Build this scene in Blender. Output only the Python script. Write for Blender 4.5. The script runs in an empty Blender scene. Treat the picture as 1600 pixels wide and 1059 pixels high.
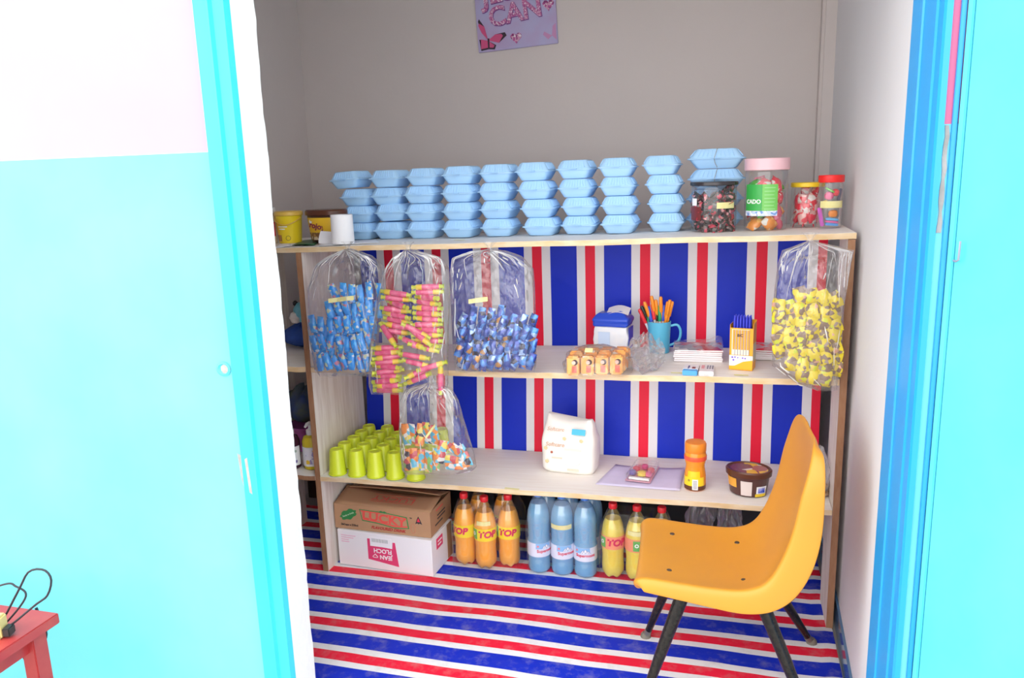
import bpy, bmesh, math, random
from mathutils import Vector, Matrix, noise
random.seed(7)
PI = math.pi
scene = bpy.context.scene
COL = scene.collection

# ------------------------------------------------------------------ camera
F_PX = 1226.0
YAW, PITCH, ROLL = -0.2732, -0.2078, -0.0313
CAM = Vector((1.5313, -2.5646, 1.5315))
cy, sy, cp, sp = math.cos(YAW), math.sin(YAW), math.cos(PITCH), math.sin(PITCH)
Fv = Vector((sy * cp, cy * cp, sp)); Rv = Vector((cy, -sy, 0)); Uv = Rv.cross(Fv)
R2 = math.cos(ROLL) * Rv + math.sin(ROLL) * Uv
U2 = -math.sin(ROLL) * Rv + math.cos(ROLL) * Uv
cam_data = bpy.data.cameras.new('camera'); cam = bpy.data.objects.new('camera', cam_data)
COL.objects.link(cam)
cam_data.sensor_width = 36.0; cam_data.sensor_fit = 'HORIZONTAL'; cam_data.lens = 36.0 * F_PX / 1600.0
cam_data.clip_start = 0.02
cam.matrix_world = Matrix(((R2.x, U2.x, -Fv.x, CAM.x), (R2.y, U2.y, -Fv.y, CAM.y), (R2.z, U2.z, -Fv.z, CAM.z), (0, 0, 0, 1)))
scene.camera = cam

# ------------------------------------------------------------------ light: overcast daylight outside the doorway
world = bpy.data.worlds.new('world'); scene.world = world; world.use_nodes = True
bg = world.node_tree.nodes['Background']
bg.inputs[0].default_value = (1.0, 0.985, 0.97, 1); bg.inputs[1].default_value = 1.0
scene.view_settings.view_transform = 'Standard'; scene.view_settings.look = 'None'
scene.view_settings.gamma = 1.0; scene.view_settings.use_curve_mapping = False
scene.view_settings.exposure = 1.88
try:
    scene.cycles.transparent_max_bounces = 24
    scene.cycles.max_bounces = 10
    scene.cycles.diffuse_bounces = 6
except Exception:
    pass


# ------------------------------------------------------------------ helpers
def ray(u, v):
    return Fv + R2 * ((u - 800.0) / F_PX) + U2 * ((529.5 - v) / F_PX)


def atY(u, v, Y):
    d = ray(u, v); return CAM + d * ((Y - CAM.y) / d.y)


def atZ(u, v, Z):
    d = ray(u, v); return CAM + d * ((Z - CAM.z) / d.z)


def zT(x): return 1.2911 + 0.0174 * x
def zM(x): return 0.8404 + 0.0142 * x
def zL(x): return 0.4027 + 0.0130 * x


def onb(zf, u, v):
    x = 1.0
    for _ in range(12):
        q = atZ(u, v, zf(x)); x = q.x
    return q


def new_mesh(name, vf, smooth=None):
    v, f = vf
    me = bpy.data.meshes.new(name)
    me.from_pydata([tuple(p) for p in v], [], f)
    me.update()
    if smooth is not None:
        for p in me.polygons: p.use_smooth = True
        me.set_sharp_from_angle(angle=math.radians(smooth))
    return me


def obj(name, vf, mat, parent=None, smooth=35, mtx=None):
    if mtx is not None: vf = xf(vf, mtx)
    me = vf if isinstance(vf, bpy.types.Mesh) else new_mesh(name, vf, smooth)
    if mat is not None:
        me.materials.clear(); me.materials.append(mat)
    o = bpy.data.objects.new(name, me); COL.objects.link(o)
    if parent is not None: o.parent = parent
    return o


def tag(o, label, cat, group=None):
    o['label'] = label; o['category'] = cat
    if group: o['group'] = group
    return o


def thing(name, label, cat, loc=(0, 0, 0), rot=(0, 0, 0), group=None):
    o = bpy.data.objects.new(name, None); COL.objects.link(o)
    o.location = loc; o.rotation_euler = rot; o.empty_display_size = 0.05
    return tag(o, label, cat, group)


def struct(o):
    o['kind'] = 'structure'; return o


def copy_tree(o, parent=None):
    c = o.copy(); COL.objects.link(c); c.parent = parent
    for ch in list(o.children): copy_tree(ch, c)
    return c


def xf(vf, m):
    return [m @ Vector(p) for p in vf[0]], vf[1]


def merge(*vfs):
    V, F = [], []
    for v, f in vfs:
        n = len(V); V += list(v); F += [tuple(i + n for i in q) for q in f]
    return V, F


def box(x0, x1, y0, y1, z0, z1):
    v = [Vector((x, y, z)) for z in (z0, z1) for y in (y0, y1) for x in (x0, x1)]
    return v, [(0, 2, 3, 1), (4, 5, 7, 6), (0, 1, 5, 4), (2, 6, 7, 3), (0, 4, 6, 2), (1, 3, 7, 5)]


def rbox(x0, x1, y0, y1, z0, z1, r=0.003, seg=2):
    bm = bmesh.new(); v, f = box(x0, x1, y0, y1, z0, z1)
    bv = [bm.verts.new(p) for p in v]
    for q in f: bm.faces.new([bv[i] for i in q])
    bmesh.ops.bevel(bm, geom=bm.edges[:], offset=r, segments=seg, affect='EDGES')
    bm.verts.ensure_lookup_table()
    out = ([p.co.copy() for p in bm.verts], [tuple(w.index for w in q.verts) for q in bm.faces])
    bm.free(); return out


def lathe(prof, seg=24, sx=1.0, sy=1.0, caps=True):
    V, F = [], []
    for r, z in prof:
        for i in range(seg):
            a = 2 * PI * i / seg; V.append(Vector((r * math.cos(a) * sx, r * math.sin(a) * sy, z)))
    n = len(prof)
    for j in range(n - 1):
        for i in range(seg):
            k = (i + 1) % seg
            F.append((j * seg + i, j * seg + k, (j + 1) * seg + k, (j + 1) * seg + i))
    if caps:
        F.append(tuple(reversed(range(seg)))); F.append(tuple((n - 1) * seg + i for i in range(seg)))
    return V, F


def loft(rings, caps=True):
    s = len(rings[0]); V, F = [], []
    for r in rings: V += [Vector(p) for p in r]
    for j in range(len(rings) - 1):
        for i in range(s):
            k = (i + 1) % s
            F.append((j * s + i, j * s + k, (j + 1) * s + k, (j + 1) * s + i))
    if caps:
        F.append(tuple(reversed(range(s)))); F.append(tuple((len(rings) - 1) * s + i for i in range(s)))
    return V, F


def tube(pts, rad, seg=8):
    pts = [Vector(p) for p in pts]; n = len(pts)
    rads = rad if isinstance(rad, (list, tuple)) else [rad] * n
    rings = []; up = None
    for i in range(n):
        t = (pts[min(i + 1, n - 1)] - pts[max(i - 1, 0)]).normalized()
        if up is None:
            up = Vector((0, 0, 1)) if abs(t.z) < 0.9 else Vector((1, 0, 0))
        a = t.cross(up).normalized(); up = a.cross(t).normalized()
        rings.append([pts[i] + (a * math.cos(2 * PI * k / seg) + up * math.sin(2 * PI * k / seg)) * rads[i] for k in range(seg)])
    return loft(rings)


def grid(fn, nu, nv):
    V = [Vector(fn(i / (nu - 1), j / (nv - 1))) for j in range(nv) for i in range(nu)]
    F = [(j * nu + i, j * nu + i + 1, (j + 1) * nu + i + 1, (j + 1) * nu + i) for j in range(nv - 1) for i in range(nu - 1)]
    return V, F


def cat(pts, n):
    """Catmull-Rom resample of a list of tuples to n points."""
    pts = [Vector(p) for p in pts]; m = len(pts) - 1; out = []
    for k in range(n):
        t = k / (n - 1) * m; i = min(int(t), m - 1); u = t - i
        p0, p1, p2, p3 = pts[max(i - 1, 0)], pts[i], pts[i + 1], pts[min(i + 2, m)]
        out.append(0.5 * ((2 * p1) + (p2 - p0) * u + (2 * p0 - 5 * p1 + 4 * p2 - p3) * u * u + (3 * p1 - p0 - 3 * p2 + p3) * u ** 3))
    return out


def T(x=0, y=0, z=0): return Matrix.Translation((x, y, z))
def RX(a): return Matrix.Rotation(a, 4, 'X')
def RY(a): return Matrix.Rotation(a, 4, 'Y')
def RZ(a): return Matrix.Rotation(a, 4, 'Z')
def SC(x, y, z): return Matrix.Diagonal((x, y, z, 1))


# ------------------------------------------------------------------ materials
def mat(name, col, rough=0.55, metal=0.0, spec=0.5, var=0.0, vscale=6.0, vcol=None, bump=0.0, bscale=40.0, coat=0.0, stretch=None):
    m = bpy.data.materials.new(name); m.use_nodes = True
    nt = m.node_tree; b = nt.nodes['Principled BSDF']
    b.inputs['Base Color'].default_value = (*col, 1); b.inputs['Roughness'].default_value = rough
    b.inputs['Metallic'].default_value = metal; b.inputs['Specular IOR Level'].default_value = spec
    b.inputs['Coat Weight'].default_value = coat
    if var or bump:
        tc = nt.nodes.new('ShaderNodeTexCoord'); mp = nt.nodes.new('ShaderNodeMapping')
        nt.links.new(tc.outputs['Object'], mp.inputs[0])
        if stretch: mp.inputs['Scale'].default_value = stretch
    if var:
        n = nt.nodes.new('ShaderNodeTexNoise'); n.inputs['Scale'].default_value = vscale; n.inputs['Detail'].default_value = 5
        nt.links.new(mp.outputs[0], n.inputs['Vector'])
        r = nt.nodes.new('ShaderNodeMapRange'); r.inputs[1].default_value = 0.35; r.inputs[2].default_value = 0.65
        r.inputs[3].default_value = 0; r.inputs[4].default_value = var
        nt.links.new(n.outputs[0], r.inputs[0])
        mx = nt.nodes.new('ShaderNodeMix'); mx.data_type = 'RGBA'
        vc = vcol if vcol else tuple(c * 0.6 for c in col)
        mx.inputs[6].default_value = (*col, 1); mx.inputs[7].default_value = (*vc, 1)
        nt.links.new(r.outputs[0], mx.inputs[0]); nt.links.new(mx.outputs[2], b.inputs['Base Color'])
    if bump:
        n2 = nt.nodes.new('ShaderNodeTexNoise'); n2.inputs['Scale'].default_value = bscale; n2.inputs['Detail'].default_value = 4
        nt.links.new(mp.outputs[0], n2.inputs['Vector'])
        bp = nt.nodes.new('ShaderNodeBump'); bp.inputs['Strength'].default_value = bump; bp.inputs['Distance'].default_value = 0.01
        nt.links.new(n2.outputs[0], bp.inputs['Height']); nt.links.new(bp.outputs[0], b.inputs['Normal'])
    return m


def film(name, tint=(1, 1, 1), haze=0.06, gloss=0.12, edge=0.45, rough=0.12, bump=0.0, bscale=30.0, hcol=(0.9, 0.9, 0.92), back=0.5):
    """thin clear plastic: mostly see-through, glossy, milkier where seen edge-on"""
    m = bpy.data.materials.new(name); m.use_nodes = True
    nt = m.node_tree; nt.nodes.remove(nt.nodes['Principled BSDF']); out = nt.nodes['Material Output']
    tr = nt.nodes.new('ShaderNodeBsdfTransparent'); tr.inputs[0].default_value = (*tint, 1)
    df = nt.nodes.new('ShaderNodeBsdfDiffuse'); df.inputs[0].default_value = (*hcol, 1)
    tl = nt.nodes.new('ShaderNodeBsdfTranslucent'); tl.inputs[0].default_value = (*hcol, 1)
    gl = nt.nodes.new('ShaderNodeBsdfGlossy'); gl.inputs['Roughness'].default_value = rough
    lw = nt.nodes.new('ShaderNodeLayerWeight'); lw.inputs[0].default_value = 0.25
    md = nt.nodes.new('ShaderNodeMixShader'); md.inputs[0].default_value = back
    nt.links.new(df.outputs[0], md.inputs[1]); nt.links.new(tl.outputs[0], md.inputs[2])
    m1 = nt.nodes.new('ShaderNodeMixShader'); m2 = nt.nodes.new('ShaderNodeMixShader')
    a = nt.nodes.new('ShaderNodeMath'); a.operation = 'MULTIPLY_ADD'; a.inputs[1].default_value = edge * 0.6; a.inputs[2].default_value = haze
    nt.links.new(lw.outputs['Facing'], a.inputs[0])
    nt.links.new(a.outputs[0], m1.inputs[0]); nt.links.new(tr.outputs[0], m1.inputs[1]); nt.links.new(md.outputs[0], m1.inputs[2])
    g = nt.nodes.new('ShaderNodeMath'); g.operation = 'MULTIPLY_ADD'; g.inputs[1].default_value = edge; g.inputs[2].default_value = gloss
    nt.links.new(lw.outputs['Fresnel'], g.inputs[0])
    nt.links.new(g.outputs[0], m2.inputs[0]); nt.links.new(m1.outputs[0], m2.inputs[1]); nt.links.new(gl.outputs[0], m2.inputs[2])
    nt.links.new(m2.outputs[0], out.inputs[0])
    if bump:
        tc = nt.nodes.new('ShaderNodeTexCoord'); mp = nt.nodes.new('ShaderNodeMapping'); mp.inputs['Scale'].default_value = (1, 1, 0.45)
        n2 = nt.nodes.new('ShaderNodeTexNoise'); n2.inputs['Scale'].default_value = bscale; n2.inputs['Detail'].default_value = 3
        n2.inputs['Distortion'].default_value = 0.6
        nt.links.new(tc.outputs['Object'], mp.inputs[0]); nt.links.new(mp.outputs[0], n2.inputs['Vector'])
        bp = nt.nodes.new('ShaderNodeBump'); bp.inputs['Strength'].default_value = bump; bp.inputs['Distance'].default_value = 0.02
        nt.links.new(n2.outputs[0], bp.inputs['Height'])
        for s in (gl, df): nt.links.new(bp.outputs[0], s.inputs['Normal'])
    return m


def stripes(name, axis, origin, period, bands, cols, rough=0.38, wobble=0.0, dirt=0.0):
    """woven plastic sheeting with printed stripes; bands = end fraction of each colour"""
    m = bpy.data.materials.new(name); m.use_nodes = True
    nt = m.node_tree; b = nt.nodes['Principled BSDF']; b.inputs['Roughness'].default_value = rough; b.inputs['Specular IOR Level'].default_value = 0.18
    tc = nt.nodes.new('ShaderNodeTexCoord'); sx = nt.nodes.new('ShaderNodeSeparateXYZ')
    nt.links.new(tc.outputs['Object'], sx.inputs[0]); val = sx.outputs[axis]
    if wobble:
        n = nt.nodes.new('ShaderNodeTexNoise'); n.inputs['Scale'].default_value = 2.5; nt.links.new(tc.outputs['Object'], n.inputs['Vector'])
        k = nt.nodes.new('ShaderNodeMath'); k.operation = 'MULTIPLY_ADD'; k.inputs[1].default_value = wobble
        nt.links.new(n.outputs[0], k.inputs[0]); nt.links.new(val, k.inputs[2]); val = k.outputs[0]
    s = nt.nodes.new('ShaderNodeMath'); s.operation = 'SUBTRACT'; s.inputs[1].default_value = origin; nt.links.new(val, s.inputs[0])
    d = nt.nodes.new('ShaderNodeMath'); d.operation = 'DIVIDE'; d.inputs[1].default_value = period; nt.links.new(s.outputs[0], d.inputs[0])
    fr = nt.nodes.new('ShaderNodeMath'); fr.operation = 'FRACT'; nt.links.new(d.outputs[0], fr.inputs[0])
    cr = nt.nodes.new('ShaderNodeValToRGB'); cr.color_ramp.interpolation = 'CONSTANT'
    els = cr.color_ramp.elements; starts = [0.0] + bands[:-1]
    els[0].position = 0.0; els[0].color = (*cols[0], 1); els[1].position = starts[1]; els[1].color = (*cols[1], 1)
    for p, c in zip(starts[2:], cols[2:]):
        e = els.new(p); e.color = (*c, 1)
    nt.links.new(fr.outputs[0], cr.inputs[0]); colout = cr.outputs[0]
    if dirt:
        n = nt.nodes.new('ShaderNodeTexNoise'); n.inputs['Scale'].default_value = 17; n.inputs['Detail'].default_value = 8; n.inputs['Roughness'].default_value = 0.7
        nt.links.new(tc.outputs['Object'], n.inputs['Vector'])
        r = nt.nodes.new('ShaderNodeMapRange'); r.inputs[1].default_value = 0.5; r.inputs[2].default_value = 0.78; r.inputs[4].default_value = dirt
        nt.links.new(n.outputs[0], r.inputs[0])
        mx = nt.nodes.new('ShaderNodeMix'); mx.data_type = 'RGBA'; mx.inputs[7].default_value = (0.42, 0.38, 0.36, 1)
        nt.links.new(r.outputs[0], mx.inputs[0]); nt.links.new(colout, mx.inputs[6]); colout = mx.outputs[2]
    nt.links.new(colout, b.inputs['Base Color'])
    n2 = nt.nodes.new('ShaderNodeTexNoise'); n2.inputs['Scale'].default_value = 14; nt.links.new(tc.outputs['Object'], n2.inputs['Vector'])
    bp = nt.nodes.new('ShaderNodeBump'); bp.inputs['Strength'].default_value = 0.12; bp.inputs['Distance'].default_value = 0.02
    nt.links.new(n2.outputs[0], bp.inputs['Height']); nt.links.new(bp.outputs[0], b.inputs['Normal'])
    return m


def patches(name, cols, scale=60.0, rough=0.25, spec=0.6, metal=0.0):
    """printed wrapper: voronoi cells in a few colours"""
    m = bpy.data.materials.new(name); m.use_nodes = True
    nt = m.node_tree; b = nt.nodes['Principled BSDF']; b.inputs['Roughness'].default_value = rough
    b.inputs['Specular IOR Level'].default_value = spec; b.inputs['Metallic'].default_value = metal
    tc = nt.nodes.new('ShaderNodeTexCoord'); oi = nt.nodes.new('ShaderNodeObjectInfo')
    ad = nt.nodes.new('ShaderNodeVectorMath'); ad.operation = 'ADD'
    nt.links.new(tc.outputs['Object'], ad.inputs[0]); nt.links.new(oi.outputs['Random'], ad.inputs[1])
    vo = nt.nodes.new('ShaderNodeTexVoronoi'); vo.inputs['Scale'].default_value = scale
    nt.links.new(ad.outputs[0], vo.inputs['Vector'])
    sp_ = nt.nodes.new('ShaderNodeSeparateColor'); nt.links.new(vo.outputs['Color'], sp_.inputs[0])
    cr = nt.nodes.new('ShaderNodeValToRGB'); cr.color_ramp.interpolation = 'CONSTANT'
    els = cr.color_ramp.elements; pos = 0.0; tot = sum(w for w, c in cols)
    for i, (w, c) in enumerate(cols):
        if i < 2: e = els[i]; e.position = pos
        else: e = els.new(pos)
        e.color = (*c, 1); pos += w / tot
    nt.links.new(sp_.outputs[0], cr.inputs[0]); nt.links.new(cr.outputs[0], b.inputs['Base Color'])
    n2 = nt.nodes.new('ShaderNodeTexNoise'); n2.inputs['Scale'].default_value = 120; nt.links.new(ad.outputs[0], n2.inputs['Vector'])
    bp = nt.nodes.new('ShaderNodeBump'); bp.inputs['Strength'].default_value = 0.25; bp.inputs['Distance'].default_value = 0.006
    nt.links.new(n2.outputs[0], bp.inputs['Height']); nt.links.new(bp.outputs[0], b.inputs['Normal'])
    return m


def solid(name, col, rough=0.45, **k): return mat(name, col, rough, **k)


def text(name, s, size, m, parent, mtx=None, wrap=None, bold=0.0, squash=1.0, depth=0.0006, slant=0.0):
    """printed lettering as flat raised shapes; local plane is XZ facing -Y, centred"""
    cu = bpy.data.curves.new('lettering', 'FONT'); cu.body = s; cu.size = size; cu.align_x = 'CENTER'; cu.align_y = 'CENTER'
    cu.offset = bold * size; cu.extrude = depth; cu.resolution_u = 3; cu.shear = slant
    t = bpy.data.objects.new('lettering', cu); COL.objects.link(t)
    dg = bpy.context.evaluated_depsgraph_get()
    me = bpy.data.meshes.new_from_object(t.evaluated_get(dg))
    bpy.data.objects.remove(t); bpy.data.curves.remove(cu)
    vs = []
    for v in me.vertices:
        x, y, z = v.co.x * squash, v.co.y, v.co.z
        if wrap:
            r = wrap + z; a = x / wrap; p = Vector((r * math.sin(a), -r * math.cos(a), y))
        else:
            p = Vector((x, -z, y))
        v.co = mtx @ p if mtx is not None else p
    me.materials.clear(); me.materials.append(m); me.name = name
    o = bpy.data.objects.new(name, me); COL.objects.link(o)
    if parent is not None: o.parent = parent
    return o


def wrap_patch(r, a0, a1, z0, z1, t=0.0006, n=12, sx=1.0, sy=1.0, r1=None):
    """a label bent round an upright cylinder, angle 0 faces -Y"""
    r1 = r if r1 is None else r1
    def fn(rad0, rad1):
        return lambda u, v: ((rad0 + (rad1 - rad0) * v) * math.sin(a0 + (a1 - a0) * u) * sx, -(rad0 + (rad1 - rad0) * v) * math.cos(a0 + (a1 - a0) * u) * sy, z0 + (z1 - z0) * v)
    o = grid(fn(r + t, r1 + t), n, 2); i = grid(fn(r - t, r1 - t), n, 2)
    V, F = merge(o, (i[0], [tuple(reversed(q)) for q in i[1]])); k = 2 * n
    for a in range(n - 1):
        F.append((a, a + k, a + 1 + k, a + 1)); F.append((n + a, n + a + 1, n + a + 1 + k, n + a + k))
    F.append((0, n, n + k, k)); F.append((n - 1, n - 1 + k, 2 * n - 1 + k, 2 * n - 1))
    return V, F


def plate(x0, x1, z0, z1, y, t=0.0008):
    return box(x0, x1, y - t, y, z0, z1)


def poly(pts, t=0.0008, y=0.0):
    """flat polygon in the XZ plane facing -Y with a little thickness"""
    n = len(pts)
    V = [Vector((x, y - t, z)) for x, z in pts] + [Vector((x, y, z)) for x, z in pts]
    F = [tuple(range(n)), tuple(reversed(range(n, 2 * n)))]
    for i in range(n):
        j = (i + 1) % n; F.append((i, i + n, j + n, j))
    return V, F


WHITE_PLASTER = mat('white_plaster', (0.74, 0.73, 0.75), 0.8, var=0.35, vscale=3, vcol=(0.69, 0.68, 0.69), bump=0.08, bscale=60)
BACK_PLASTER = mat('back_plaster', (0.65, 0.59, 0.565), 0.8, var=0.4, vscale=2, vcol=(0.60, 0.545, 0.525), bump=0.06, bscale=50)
LIGHT_PLASTER = mat('reveal_plaster', (0.86, 0.86, 0.86), 0.8, bump=0.25, bscale=35)
BLUE_STEEL = mat('blue_painted_steel', (0.012, 0.33, 0.74), 0.33, var=0.3, vscale=5, vcol=(0.012, 0.28, 0.70))
CYAN_STEEL = mat('turquoise_painted_steel', (0.035, 0.54, 0.74), 0.33, var=0.3, vscale=5, vcol=(0.06, 0.60, 0.76))
BLUE_DOOR = mat('blue_painted_door', (0.08, 0.58, 0.72), 0.4, var=0.6, vscale=3, vcol=(0.13, 0.64, 0.76), bump=0.05, bscale=12)
GREY_CEMENT = mat('grey_cement', (0.42, 0.40, 0.38), 0.9, var=0.6, vscale=20, bump=0.3, bscale=60)
CONCRETE = mat('concrete', (0.50, 0.475, 0.45), 0.9, var=0.6, vscale=4, bump=0.15, bscale=30)
GLOSS_TILE = mat('glossy_skirting', (0.06, 0.16, 0.32), 0.12, spec=0.8, var=0.5, vscale=8, vcol=(0.12, 0.22, 0.36))
WOOD = mat('pale_wood', (0.80, 0.74, 0.68), 0.6, var=0.7, vscale=9, vcol=(0.60, 0.51, 0.43), stretch=(8, 8, 0.7))
WOOD_SHELF = mat('whitewashed_board', (0.84, 0.80, 0.755), 0.6, var=0.6, vscale=9, vcol=(0.76, 0.695, 0.63), stretch=(0.7, 8, 8))
WOOD_EDGE = mat('raw_pine_edge', (0.62, 0.43, 0.22), 0.6, var=0.8, vscale=10, vcol=(0.76, 0.62, 0.44), stretch=(1.2, 8, 4))
BROWN_EDGE = mat('brown_edge', (0.27, 0.125, 0.06), 0.6, var=0.7, vscale=12, vcol=(0.36, 0.19, 0.10), stretch=(6, 6, 1.5))
PAPER = mat('white_paper', (0.82, 0.81, 0.84), 0.8)
LILAC_PAPER = mat('lilac_paper', (0.66, 0.60, 0.80), 0.8, var=0.3, vscale=10)
TAPE = mat('yellow_masking_tape', (0.72, 0.66, 0.28), 0.7, var=0.5, vscale=40, vcol=(0.78, 0.74, 0.42))
CREASE_GLINT = film('painted_crease_glint', haze=0.72, gloss=0.22, edge=0.3, rough=0.10, hcol=(0.97, 0.97, 0.98))  # whitened film that paints highlight streaks along the bag creases
BAG = film('clear_bag_film', haze=0.022, gloss=0.065, edge=0.55, rough=0.05, bump=0.4, bscale=45)
WRAP = film('shrink_wrap_film', haze=0.008, gloss=0.03, edge=0.22, rough=0.08, bump=0.3, bscale=22)
JARP = film('clear_jar_plastic', haze=0.02, gloss=0.06, edge=0.35, rough=0.05)
PET = film('clear_bottle_plastic', haze=0.015, gloss=0.07, edge=0.3, rough=0.06)
INK = mat('dark_ink', (0.03, 0.03, 0.035), 0.6)
RED_INK = mat('red_ink', (0.72, 0.03, 0.07), 0.5)
WHITE_INK = mat('white_ink', (0.85, 0.85, 0.85), 0.5)


# ------------------------------------------------------------------ the place
def two_tone(name, split, edge_x=None, pink=None):
    m = bpy.data.materials.new(name); m.use_nodes = True
    nt = m.node_tree; b = nt.nodes['Principled BSDF']; b.inputs['Roughness'].default_value = 0.6
    tc = nt.nodes.new('ShaderNodeTexCoord'); s = nt.nodes.new('ShaderNodeSeparateXYZ'); nt.links.new(tc.outputs['Object'], s.inputs[0])
    n = nt.nodes.new('ShaderNodeTexNoise'); n.inputs['Scale'].default_value = 3; n.inputs['Detail'].default_value = 4
    nt.links.new(tc.outputs['Object'], n.inputs['Vector'])
    cb = nt.nodes.new('ShaderNodeMix'); cb.data_type = 'RGBA'; cb.inputs[6].default_value = (0.11, 0.60, 0.74, 1); cb.inputs[7].default_value = (0.20, 0.68, 0.78, 1)
    nt.links.new(n.outputs[0], cb.inputs[0])
    cp_ = nt.nodes.new('ShaderNodeMix'); cp_.data_type = 'RGBA'; cp_.inputs[6].default_value = (0.63, 0.31, 0.37, 1); cp_.inputs[7].default_value = (0.66, 0.36, 0.40, 1)
    nt.links.new(n.outputs[0], cp_.inputs[0])
    if pink: cp_.inputs[6].default_value = (*pink, 1); cp_.inputs[7].default_value = (*pink, 1)
    g = nt.nodes.new('ShaderNodeMath'); g.operation = 'GREATER_THAN'; g.inputs[1].default_value = split; nt.links.new(s.outputs[2], g.inputs[0])
    fac = g.outputs[0]
    mx = nt.nodes.new('ShaderNodeMix'); mx.data_type = 'RGBA'; nt.links.new(fac, mx.inputs[0])
    nt.links.new(cb.outputs[2], mx.inputs[6]); nt.links.new(cp_.outputs[2], mx.inputs[7]); col = mx.outputs[2]
    if edge_x is not None:
        n3 = nt.nodes.new('ShaderNodeTexNoise'); n3.inputs['Scale'].default_value = 30; nt.links.new(tc.outputs['Object'], n3.inputs['Vector'])
        k = nt.nodes.new('ShaderNodeMath'); k.operation = 'MULTIPLY_ADD'; k.inputs[1].default_value = 0.02
        nt.links.new(n3.outputs[0], k.inputs[0]); nt.links.new(s.outputs[0], k.inputs[2])
        g2 = nt.nodes.new('ShaderNodeMath'); g2.operation = 'GREATER_THAN'; g2.inputs[1].default_value = edge_x + 0.01; nt.links.new(k.outputs[0], g2.inputs[0])
        m2 = nt.nodes.new('ShaderNodeMix'); m2.data_type = 'RGBA'; m2.inputs[7].default_value = (0.80, 0.66, 0.68, 1)
        nt.links.new(g2.outputs[0], m2.inputs[0]); nt.links.new(col, m2.inputs[6]); col = m2.outputs[2]
    nt.links.new(col, b.inputs['Base Color'])
    return m


PAINT_L = two_tone('pink_and_turquoise_paint', 1.608, 0.262)
PAINT_R = two_tone('pink_and_turquoise_paint_beside_door', 1.60, None, (0.62, 0.14, 0.27))
YO, YI = -0.80, -0.69            # outer and inner face of the front wall
XJ = 0.355                        # left jamb
YB, XLW = 1.0, -0.475             # back wall, left wall
H = 2.75


def wall(name, vf, mats, pick, parent=None):
    o = struct(obj(name, vf, mats[0], parent, smooth=None))
    for m in mats[1:]: o.data.materials.append(m)
    for p in o.data.polygons: p.material_index = pick(p.normal)
    return o


struct(obj('ground', box(-9, 11, -14, YI, -0.30, -0.20), CONCRETE, smooth=None))
struct(obj('floor', box(XLW - 0.1, 2.15, YI, YB + 0.1, -0.19, -0.004), CONCRETE, smooth=None))
struct(obj('trim_5', box(XJ + 0.002, 1.892, YO, YI - 0.001, -0.199, -0.004), CONCRETE, smooth=None))
struct(obj('ceiling', box(XLW - 0.1, 2.15, YI, YB + 0.1, H, H + 0.08), WHITE_PLASTER, smooth=None))
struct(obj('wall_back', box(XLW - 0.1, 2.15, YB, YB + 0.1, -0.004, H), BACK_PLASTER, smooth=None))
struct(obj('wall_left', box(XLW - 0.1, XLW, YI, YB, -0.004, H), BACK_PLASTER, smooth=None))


def jamb_rings():
    rings = []
    for i in range(111):
        z = -0.199 + (H + 0.42) * i / 110
        j = 0.006 * noise.noise(Vector((0, 3.1, z * 6))) + 0.003 * noise.noise(Vector((0, 9.1, z * 25)))
        rings.append([Vector((-2.6, YO, z)), Vector((XJ, YO, z)), Vector((XJ + j * 0.4, YI + j, z)), Vector((-2.6, YI, z))])
    return rings


wall('wall_front_left', loft(jamb_rings()), [WHITE_PLASTER, PAINT_L, LIGHT_PLASTER],
     lambda n: 1 if n.y < -0.7 else (2 if n.x > 0.5 else 0))
wl = bpy.data.objects['wall_front_left']
wall('wall_front_right', box(1.931, 4.2, YO, YI + 0.07, -0.199, H + 0.2), [WHITE_PLASTER, PAINT_R], lambda n: 1 if n.y < -0.7 else 0)
wall('wall_front_lintel', box(XJ, 1.931, YO, YI, 2.34, H + 0.2), [WHITE_PLASTER, PAINT_R], lambda n: 1 if n.y < -0.7 else 0)


def rw(t):                         # gentle bow of the right-hand wall
    y = -0.63 + (YB + 0.63) * t
    return 1.897 + 0.022 * min(1, t * 2.2) - 0.008 * max(0, (t - 0.5)) , y


ring = [[Vector((*rw(t / 12), z)) for t in range(13)] + [Vector((2.05, YB, z)), Vector((2.05, -0.63, z))] for z in (-0.004, H)]
struct(obj('wall_right', loft(ring), WHITE_PLASTER, smooth=40))
# corner pier at the back right
struct(obj('trim_1', rbox(1.862, 1.93, YB - 0.075, YB + 0.01, 0, H, 0.012), BACK_PLASTER, smooth=40))
ring = [[Vector((rw(t / 12)[0] - 0.008, rw(t / 12)[1] + (0.003 if t == 0 else 0), z)) for t in range(13)] + [Vector((1.93, YB, z)), Vector((1.93, -0.627, z))] for z in (-0.003, 0.085)]
struct(obj('baseboard_right', loft(ring), GLOSS_TILE, smooth=40))

# steel door frame, left side (folded section with a raised bead)
prof = [(0.268, -0.797), (0.272, -0.824), (0.311, -0.824), (0.315, -0.833), (0.320, -0.833), (0.324, -0.821), (0.352, -0.816), (0.357, -0.797)]
fr = struct(obj('trim_2', loft([[Vector((x, y, z)) for x, y in prof] for z in (-0.012, 2.34)]), CYAN_STEEL, smooth=25))
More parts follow.
